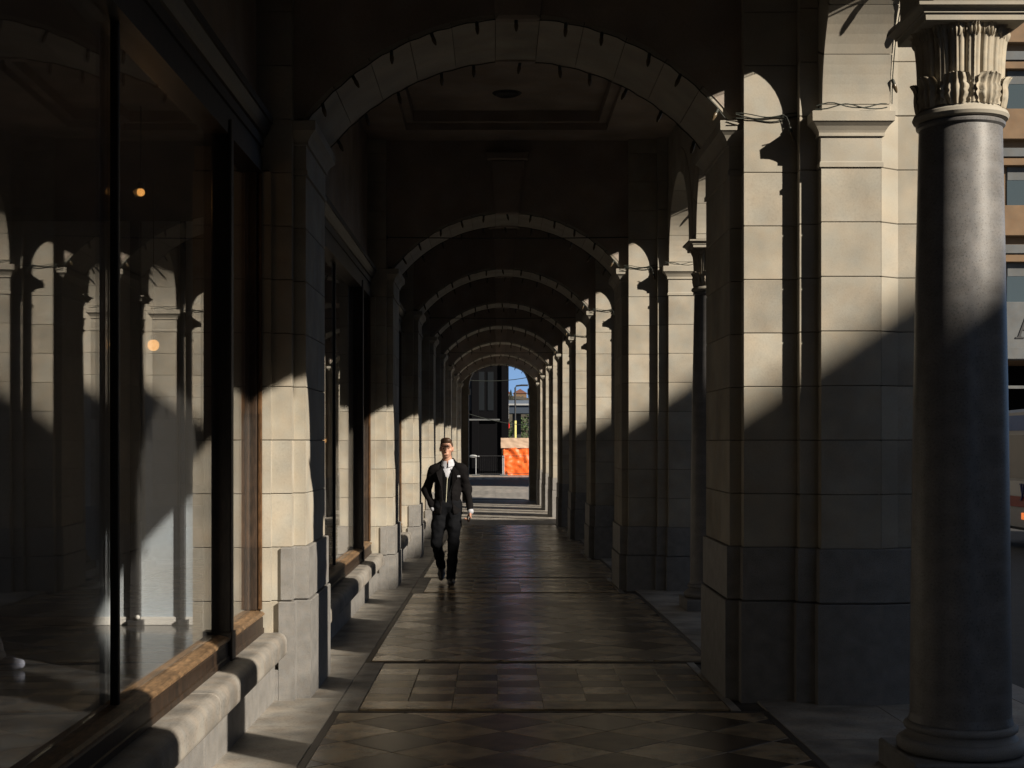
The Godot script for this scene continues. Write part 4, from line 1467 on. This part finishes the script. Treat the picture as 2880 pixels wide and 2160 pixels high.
# s: joints of the pose; metres from the ground between the feet, +z where the person faces, +x to the person's left
func person(label: String, at: Vector3, turn: float, s: Dictionary, wear: Dictionary) -> Node3D:
	var t := thing("person", label, "person", "", at)
	t.rotation.y = turn
	var skin := mat(lin(0.50, 0.27, 0.19), 0.5)
	skin.subsurf_scatter_enabled = true
	skin.subsurf_scatter_strength = 0.08
	var hd: Vector3 = s.head
	# --- body under the clothes with hands
	var mb := MB.new()
	var b := Field.new()
	b.k = 0.03
	b.chain([s.hip_c, s.chest + Vector3(0, 0, -0.02), s.neck], [0.10, 0.095, 0.058], 0.8)
	b.cap(s.neck + Vector3(0, -0.04, 0), hd + Vector3(0, -0.08, -0.01), 0.056, 0.054)
	for q in ["r", "l"]:
		b.chain([s["shoulder_" + q], s["elbow_" + q], s["wrist_" + q]], [0.05, 0.038, 0.026])
		b.chain([s["hip_" + q], s["knee_" + q], s["ankle_" + q]], [0.075, 0.05, 0.036])
	b.net(mb, 0.018)
	var h := Field.new()
	h.k = 0.018
	h.egg(hd + Vector3(0, 0.028, -0.012), Vector3(0.074, 0.092, 0.094))
	h.egg(hd + Vector3(0, -0.03, 0.018), Vector3(0.060, 0.075, 0.068))
	h.egg(hd + Vector3(0, -0.088, 0.044), Vector3(0.030, 0.024, 0.028))
	h.cap(hd + Vector3(0, 0.008, 0.082), hd + Vector3(0, -0.032, 0.100), 0.010, 0.015)
	h.cap(hd + Vector3(-0.042, 0.022, 0.074), hd + Vector3(0.042, 0.022, 0.074), 0.010, 0.010)
	h.cap(hd + Vector3(-0.02, -0.060, 0.083), hd + Vector3(0.02, -0.060, 0.083), 0.007, 0.007)
	h.cap(hd + Vector3(-0.018, -0.070, 0.081), hd + Vector3(0.018, -0.070, 0.081), 0.007, 0.007)
	h.egg(hd + Vector3(-0.046, -0.015, 0.052), Vector3(0.022, 0.02, 0.022))
	h.egg(hd + Vector3(0.046, -0.015, 0.052), Vector3(0.022, 0.02, 0.022))
	for q in [-1.0, 1.0]:
		h.egg(hd + Vector3(q * 0.079, -0.005, -0.012), Vector3(0.010, 0.032, 0.018))
	h.cap(hd + Vector3(0, -0.06, -0.01), s.neck, 0.052, 0.058)
	h.net(mb, 0.0065)
	for q in ["r", "l"]:
		var w: Vector3 = s["wrist_" + q]
		var dir: Vector3 = (w - s["elbow_" + q]).normalized()
		if s.has("hand_" + q):
			dir = s["hand_" + q].normalized()
		var side := 1.0 if q == "l" else -1.0
		var out := Vector3(0, 0, 1) - dir * dir.z           # thumb side points forwards
		out = out.normalized()
		var palm := dir.cross(out).normalized() * side      # across the palm
		var f := Field.new()
		f.k = 0.009
		f.cap(w, w + dir * 0.035, 0.024, 0.024)
		for j in 4:
			var o := (j - 1.5) * 0.019
			var root := w + dir * 0.082 + out * -o
			f.cap(w + dir * 0.03 + out * (-o * 0.7), root, 0.013, 0.011)
			var bend: float = s.get("curl_" + q, 0.5)
			var l: float = [0.040, 0.045, 0.042, 0.033][j]
			var d1 := dir.rotated(out, side * bend * -1.0)
			var d2 := dir.rotated(out, side * bend * -2.1)
			var p1: Vector3 = root + d1 * l
			f.cap(root, p1, 0.0095, 0.0085)
			f.cap(p1, p1 + d2 * l * 0.85, 0.0085, 0.0075)
		var tb := w + dir * 0.03 + out * 0.022
		f.chain([tb, tb + dir * 0.03 + out * 0.024, tb + dir * 0.058 + out * 0.026 - palm * 0.012], [0.013, 0.0105, 0.009])
		f.net(mb, 0.0048)
	part("body", mb.mesh(), skin, t)
	# --- face details and hair
	var eye := mat(lin(0.02, 0.015, 0.012), 0.2)
	for q in [-1.0, 1.0]:
		var em := MB.new()
		em.ball(hd + Vector3(q * 0.032, 0.004, 0.0785), Vector3(0.0095, 0.0045, 0.005), 10)
		part("eye", em.mesh(), eye, t)
		var bm := MB.new()
		bm.tube([hd + Vector3(q * 0.014, 0.027, 0.088), hd + Vector3(q * 0.034, 0.032, 0.084), hd + Vector3(q * 0.052, 0.026, 0.070)], 0.003, 6)
		part("eyebrow", bm.mesh(), wear.hair, t)
	var mm := MB.new()
	mm.tube([hd + Vector3(-0.024, -0.064, 0.083), hd + Vector3(0, -0.0645, 0.0905), hd + Vector3(0.024, -0.064, 0.083)], 0.0035, 6)
	part("mouth", mm.mesh(), mat(lin(0.22, 0.07, 0.06), 0.5), t)
	var hf := Field.new()
	hf.k = 0.025
	hf.egg(hd + Vector3(0, 0.036, -0.02), Vector3(0.080, 0.094, 0.096))
	hf.egg(hd + Vector3(-0.008, 0.100, 0.022), Vector3(0.060, 0.036, 0.054))
	hf.egg(hd + Vector3(0.020, 0.108, 0.044), Vector3(0.036, 0.026, 0.034))
	hf.egg(hd + Vector3(-0.03, 0.106, -0.01), Vector3(0.036, 0.024, 0.04))
	hf.cut.append(func(p: Vector3): var q := p - hd; return minf(0.066 - q.y - 3.0 * maxf(0.0, absf(q.x) - 0.05), q.z + 0.012))
	hf.cut.append(func(p: Vector3): return -0.055 - (p.y - hd.y))
	part("hair", field_mesh(hf, 0.008), wear.hair, t)
	# --- trousers and shoes
	var tr := Field.new()
	tr.fold = 0.013
	tr.wave.frequency = 0.10
	tr.k = 0.035
	tr.cap(s.hip_c + Vector3(-0.06, 0.02, 0), s.hip_c + Vector3(0.06, 0.02, 0), 0.118, 0.118, 0.9)
	for q in ["r", "l"]:
		tr.chain([s["hip_" + q], s["hip_" + q].lerp(s["knee_" + q], 0.5), s["knee_" + q], s["knee_" + q].lerp(s["ankle_" + q], 0.55), s["ankle_" + q] + (s["ankle_" + q] - s["knee_" + q]).normalized() * 0.01], [0.100, 0.086, 0.068, 0.060, 0.055])
	part("trousers", field_mesh(tr, 0.014), wear.trousers, t)
	for q in ["r", "l"]:
		var an: Vector3 = s["ankle_" + q]
		var toe: Vector3 = s["toe_" + q]
		var fwd := (toe - an)
		var sh := Field.new()
		sh.k = 0.025
		var heel: Vector3 = s["heel_" + q]
		sh.cap(heel, toe.lerp(heel, 0.35), 0.036, 0.044)
		sh.cap(toe.lerp(heel, 0.35), toe, 0.044, 0.034)
		sh.cap(an, heel.lerp(toe, 0.2), 0.045, 0.04)
		part("shoe", field_mesh(sh, 0.010), wear.shoe, t)
	# --- upper clothes
	if wear.has("sweater"):
		var sw := Field.new()
		sw.k = 0.06
		sw.chain([s.hip_c + Vector3(0, 0.02, 0), s.hip_c.lerp(s.chest, 0.5), s.chest], [0.128, 0.126, 0.138], 0.78)
		sw.cap(s.shoulder_r.lerp(s.chest, 0.3), s.shoulder_l.lerp(s.chest, 0.3), 0.075, 0.075)
		sw.cut.append(func(p: Vector3): return minf((p.y - (s.neck.y - 0.20)) * 0.5 - absf(p.x - s.neck.x), p.z + 0.01))
		sw.cut.append(func(p: Vector3): return p.y - s.neck.y + 0.01)
		part("sweater", field_mesh(sw, 0.012), wear.sweater, t)
		var sf := Field.new()
		sf.k = 0.04
		sf.chain([s.hip_c.lerp(s.chest, 0.6), s.chest, s.neck + Vector3(0, -0.015, 0.0)], [0.105, 0.124, 0.074], 0.78)
		part("shirt", field_mesh(sf, 0.012), wear.shirt, t)
		for q in [-1.0, 1.0]:
			var cm := MB.new()
			var n: Vector3 = s.neck
			var rows := [PackedVector3Array(), PackedVector3Array(), PackedVector3Array()]
			for j in 7:
				var a := j / 6.0
				var ang := lerpf(0.12, 2.6, a)
				var x: float = sin(ang) * 0.074 * q
				var z := cos(ang) * 0.070
				rows[0].append(n + Vector3(x * 0.92, 0.030, z * 0.92))
				rows[1].append(n + Vector3(x * 1.05, 0.012 - 0.012 * (1.0 - a), z * 1.06))
				rows[2].append(n + Vector3(x * 1.2, -0.022 - 0.045 * (1.0 - a), z * 1.22 + 0.02 * (1.0 - a)))
			cm.sheet(rows)
			part("collar", cm.mesh(), wear.shirt, t)
		var zp := MB.new()
		var c0: Vector3 = s.chest + Vector3(0.0, 0.0, 0.138 * 0.78 + 0.006)
		var c1: Vector3 = s.hip_c + Vector3(-0.012, 0.05, 0.128 * 0.78 + 0.006)
		for j in 12:
			var p0 := c0.lerp(c1, j / 12.0)
			var p1 := c0.lerp(c1, (j + 1) / 12.0)
			zp.tube([p0, p1], 0.005, 6)
		part("zip", zp.mesh(), mat(lin(0.50, 0.48, 0.38), 0.4), t)
	var jk := Field.new()
	jk.fold = 0.012
	jk.wave.frequency = 0.085
	jk.wave.seed = 7
	jk.k = 0.05
	var hem: Vector3 = s.hip_c + Vector3(0, -0.10, 0.0)
	jk.chain([hem, s.hip_c.lerp(s.chest, 0.45), s.chest], [0.160, 0.148, 0.152], 0.78)
	jk.cap(hem + Vector3(-0.035, 0, 0), hem + Vector3(0.035, 0, 0), 0.150, 0.150, 0.8)
	jk.cap(s.shoulder_r + Vector3(0.03, -0.015, 0), s.shoulder_l + Vector3(-0.03, -0.015, 0), 0.062, 0.062)
	jk.cap(s.chest + Vector3(0, 0.05, -0.02), s.neck + Vector3(0, 0.01, -0.022), 0.105, 0.070)
	for q in ["r", "l"]:
		jk.cap(s["shoulder_" + q] + Vector3(0, -0.01, 0), s.neck + Vector3(0, -0.035, -0.02), 0.058, 0.07)
		jk.chain([s["shoulder_" + q], s["elbow_" + q], s["wrist_" + q] + (s["elbow_" + q] - s["wrist_" + q]).normalized() * 0.025], [0.062, 0.051, 0.041])
	var hem_y := hem.y
	jk.cut.append(func(p: Vector3): return hem_y - p.y if absf(p.x) < 0.215 else -1.0)
	jk.cut.append(func(p: Vector3): return p.y - s.neck.y - 0.045)
	if wear.has("sweater"):
		# the jacket hangs open
		jk.cut.append(func(p: Vector3): return minf(0.052 + 0.05 * smoothstep(1.1, 1.5, p.y) + 0.02 * smoothstep(1.05, 0.85, p.y) - absf(p.x - s.chest.x + 0.004), p.z - 0.015))
	part("jacket", field_mesh(jk, 0.0125), wear.jacket, t)
	if wear.has("sweater"):
		for q in [-1.0, 1.0]:
			var lm := MB.new()
			var c: Vector3 = s.chest
			var pa := c + Vector3(q * 0.062, 0.115, 0.090)
			var pb := c + Vector3(q * 0.135, 0.055, 0.112)
			var pc := c + Vector3(q * 0.12, 0.0, 0.128)
			var pd := c + Vector3(q * 0.060, -0.16, 0.136)
			for k in [0.0, 0.008]:
				var o := Vector3(0, 0, k)
				lm.tri(pa + o, pb + o, pc + o)
				lm.tri(pa + o, pc + o, pd + o)
			lm.quad(pa, pb, pb + Vector3(0, 0, 0.008), pa + Vector3(0, 0, 0.008))
			lm.quad(pb, pc, pc + Vector3(0, 0, 0.008), pb + Vector3(0, 0, 0.008))
			lm.quad(pc, pd, pd + Vector3(0, 0, 0.008), pc + Vector3(0, 0, 0.008))
			part("lapel", lm.mesh(), wear.jacket, t)
		part("pocket_square", boxm(s.chest + Vector3(0.105, -0.005, 0.100), s.chest + Vector3(0.155, 0.018, 0.122), 0.004), wear.shirt, t)
		for q in ["r", "l"]:
			var w: Vector3 = s["wrist_" + q]
			var dd: Vector3 = (w - s["elbow_" + q]).normalized()
			var cf := Field.new()
			cf.cap(w - dd * 0.02, w + dd * 0.012, 0.036, 0.037)
			part("cuff", field_mesh(cf, 0.006), wear.shirt, t)
	return t

func people() -> void:
	var d := 17.75
	var black := cloth_mat(lin(0.007, 0.0062, 0.0072))
	var navy := cloth_mat(lin(0.006, 0.0068, 0.0095))
	var hair := mat(lin(0.055, 0.028, 0.015), 0.6)
	var pose := {
		"head": Vector3(-0.016, 1.662, 0.035), "neck": Vector3(0.0, 1.505, -0.01), "chest": Vector3(0.0, 1.32, 0.0), "hip_c": Vector3(-0.005, 0.96, 0.0),
		"shoulder_r": Vector3(-0.174, 1.402, -0.025), "elbow_r": Vector3(-0.272, 1.15, -0.06), "wrist_r": Vector3(-0.182, 0.935, 0.03), "hand_r": Vector3(0.5, -0.9, -0.15), "curl_r": 0.1,
		"shoulder_l": Vector3(0.170, 1.418, 0.01), "elbow_l": Vector3(0.236, 1.16, -0.04), "wrist_l": Vector3(0.282, 0.905, 0.09), "hand_l": Vector3(-0.05, -1.0, 0.12), "curl_l": 0.85,
		"hip_r": Vector3(-0.092, 0.92, 0.0), "knee_r": Vector3(-0.140, 0.51, 0.02), "ankle_r": Vector3(-0.100, 0.20, -0.30), "heel_r": Vector3(-0.100, 0.185, -0.37), "toe_r": Vector3(-0.095, 0.048, -0.22),
		"hip_l": Vector3(0.080, 0.92, 0.0), "knee_l": Vector3(0.072, 0.50, 0.07), "ankle_l": Vector3(0.046, 0.10, 0.14), "heel_l": Vector3(0.046, 0.042, 0.10), "toe_l": Vector3(0.054, 0.040, 0.30),
	}
	var wear := {"hair": hair, "trousers": navy, "shoe": mat(lin(0.012, 0.010, 0.010), 0.35), "jacket": black, "sweater": cloth_mat(lin(0.005, 0.0055, 0.007)), "shirt": cloth_mat(lin(0.62, 0.64, 0.72))}
	var px := -0.585
	var me := person("walking person in dark open blazer, white shirt and dark trousers, one hand in pocket", P(px, fl(d), d), -0.02, pose, wear)
	var ph := thing("sunglasses_case", "small dark rounded case held in the walking person's hand", "case", "", me.transform * Vector3(0.260, 0.812, 0.115))
	var cm := MB.new()
	cm.ball(Vector3.ZERO, Vector3(0.024, 0.048, 0.036), 16)
	part("shell", cm.mesh(), mat(lin(0.03, 0.018, 0.014), 0.3), ph)
	part("clasp", boxm(Vector3(-0.004, -0.012, 0.033), Vector3(0.004, 0.012, 0.038), 0.001), M.steel, ph)
	# somebody inside the shop, mostly hidden past the edge of the window
	var pose2 := pose.duplicate()
	pose2.merge({
		"wrist_r": Vector3(-0.25, 0.93, 0.1), "elbow_r": Vector3(-0.25, 1.15, -0.05), "curl_r": 0.5,
		"hip_r": Vector3(-0.085, 0.92, 0.0), "knee_r": Vector3(-0.09, 0.50, 0.16), "ankle_r": Vector3(-0.08, 0.10, 0.30), "heel_r": Vector3(-0.08, 0.042, 0.26), "toe_r": Vector3(-0.085, 0.040, 0.46),
		"knee_l": Vector3(0.08, 0.50, -0.06), "ankle_l": Vector3(0.08, 0.14, -0.28), "heel_l": Vector3(0.08, 0.12, -0.33), "toe_l": Vector3(0.08, 0.042, -0.15),
	}, true)
	var wear2 := {"hair": hair, "trousers": cloth_mat(lin(0.6, 0.6, 0.62)), "shoe": cloth_mat(lin(0.35, 0.38, 0.5), 0.5), "jacket": navy}
	person("person in white trousers and pale shoes stepping through the shop behind the large window", P(-3.70, -0.061, 9.9), PI / 2, pose2, wear2)

# ---------------------------------------------------------------- scene
func _ready() -> void:
	rng.seed = 12
	var cam := Camera3D.new()
	cam.name = "camera"
	add_child(cam)
	cam.position = Vector3(0, 1.5, 0)
	var near := 0.1
	# a level lens shifted up and slightly sideways (f = 3110 of 1659 picture heights' pixels)
	cam.set_frustum(near * 1659.0 / 3110.0, Vector2(near * 36.0 / 3110.0, near * 122.5 / 3110.0), near, 2000.0)
	cam.current = true
	var env := Environment.new()
	env.background_mode = Environment.BG_SKY
	var sky := Sky.new()
	var sm := ProceduralSkyMaterial.new()
	sm.sky_top_color = Color(0.40, 0.43, 0.48)
	sm.sky_horizon_color = Color(0.59, 0.77, 0.985)
	sm.sky_curve = 0.12
	sm.ground_bottom_color = Color(0.12, 0.11, 0.10)
	sm.ground_horizon_color = Color(0.30, 0.30, 0.30)
	sky.sky_material = sm
	env.sky = sky
	env.background_energy_multiplier = 0.58
	env.tonemap_mode = Environment.TONE_MAPPER_LINEAR
	env.tonemap_exposure = 1.45
	env.sdfgi_enabled = true
	env.ssao_enabled = true
	env.ssil_enabled = true
	var we := WorldEnvironment.new()
	we.name = "world"
	we.environment = env
	add_child(we)
	var sun := DirectionalLight3D.new()
	sun.name = "sun"
	sun.light_energy = 1.6
	sun.light_angular_distance = 0.53
	sun.light_color = Color(1.0, 0.95, 0.87)
	sun.shadow_enabled = true
	add_child(sun)
	sun.look_at_from_position(SUN * 10.0, Vector3.ZERO)
	make_materials()
	pavement()
	upper_building()
	opposite_building()
	ceilings()
	for i in PIERS.size():
		street_pier(i)
		wall_pilaster(i)
		cross_arch(i)
	for i in range(1, PIERS.size()):
		shop_window(i)
	arcade_openings()
	end_wall()
	shop_rooms()
	corner_building()
	far_scene()
	for i in range(FIRST, PIERS.size()):
		string_lights_cross(i)
	loose_cables()
	shop_things()
	people()
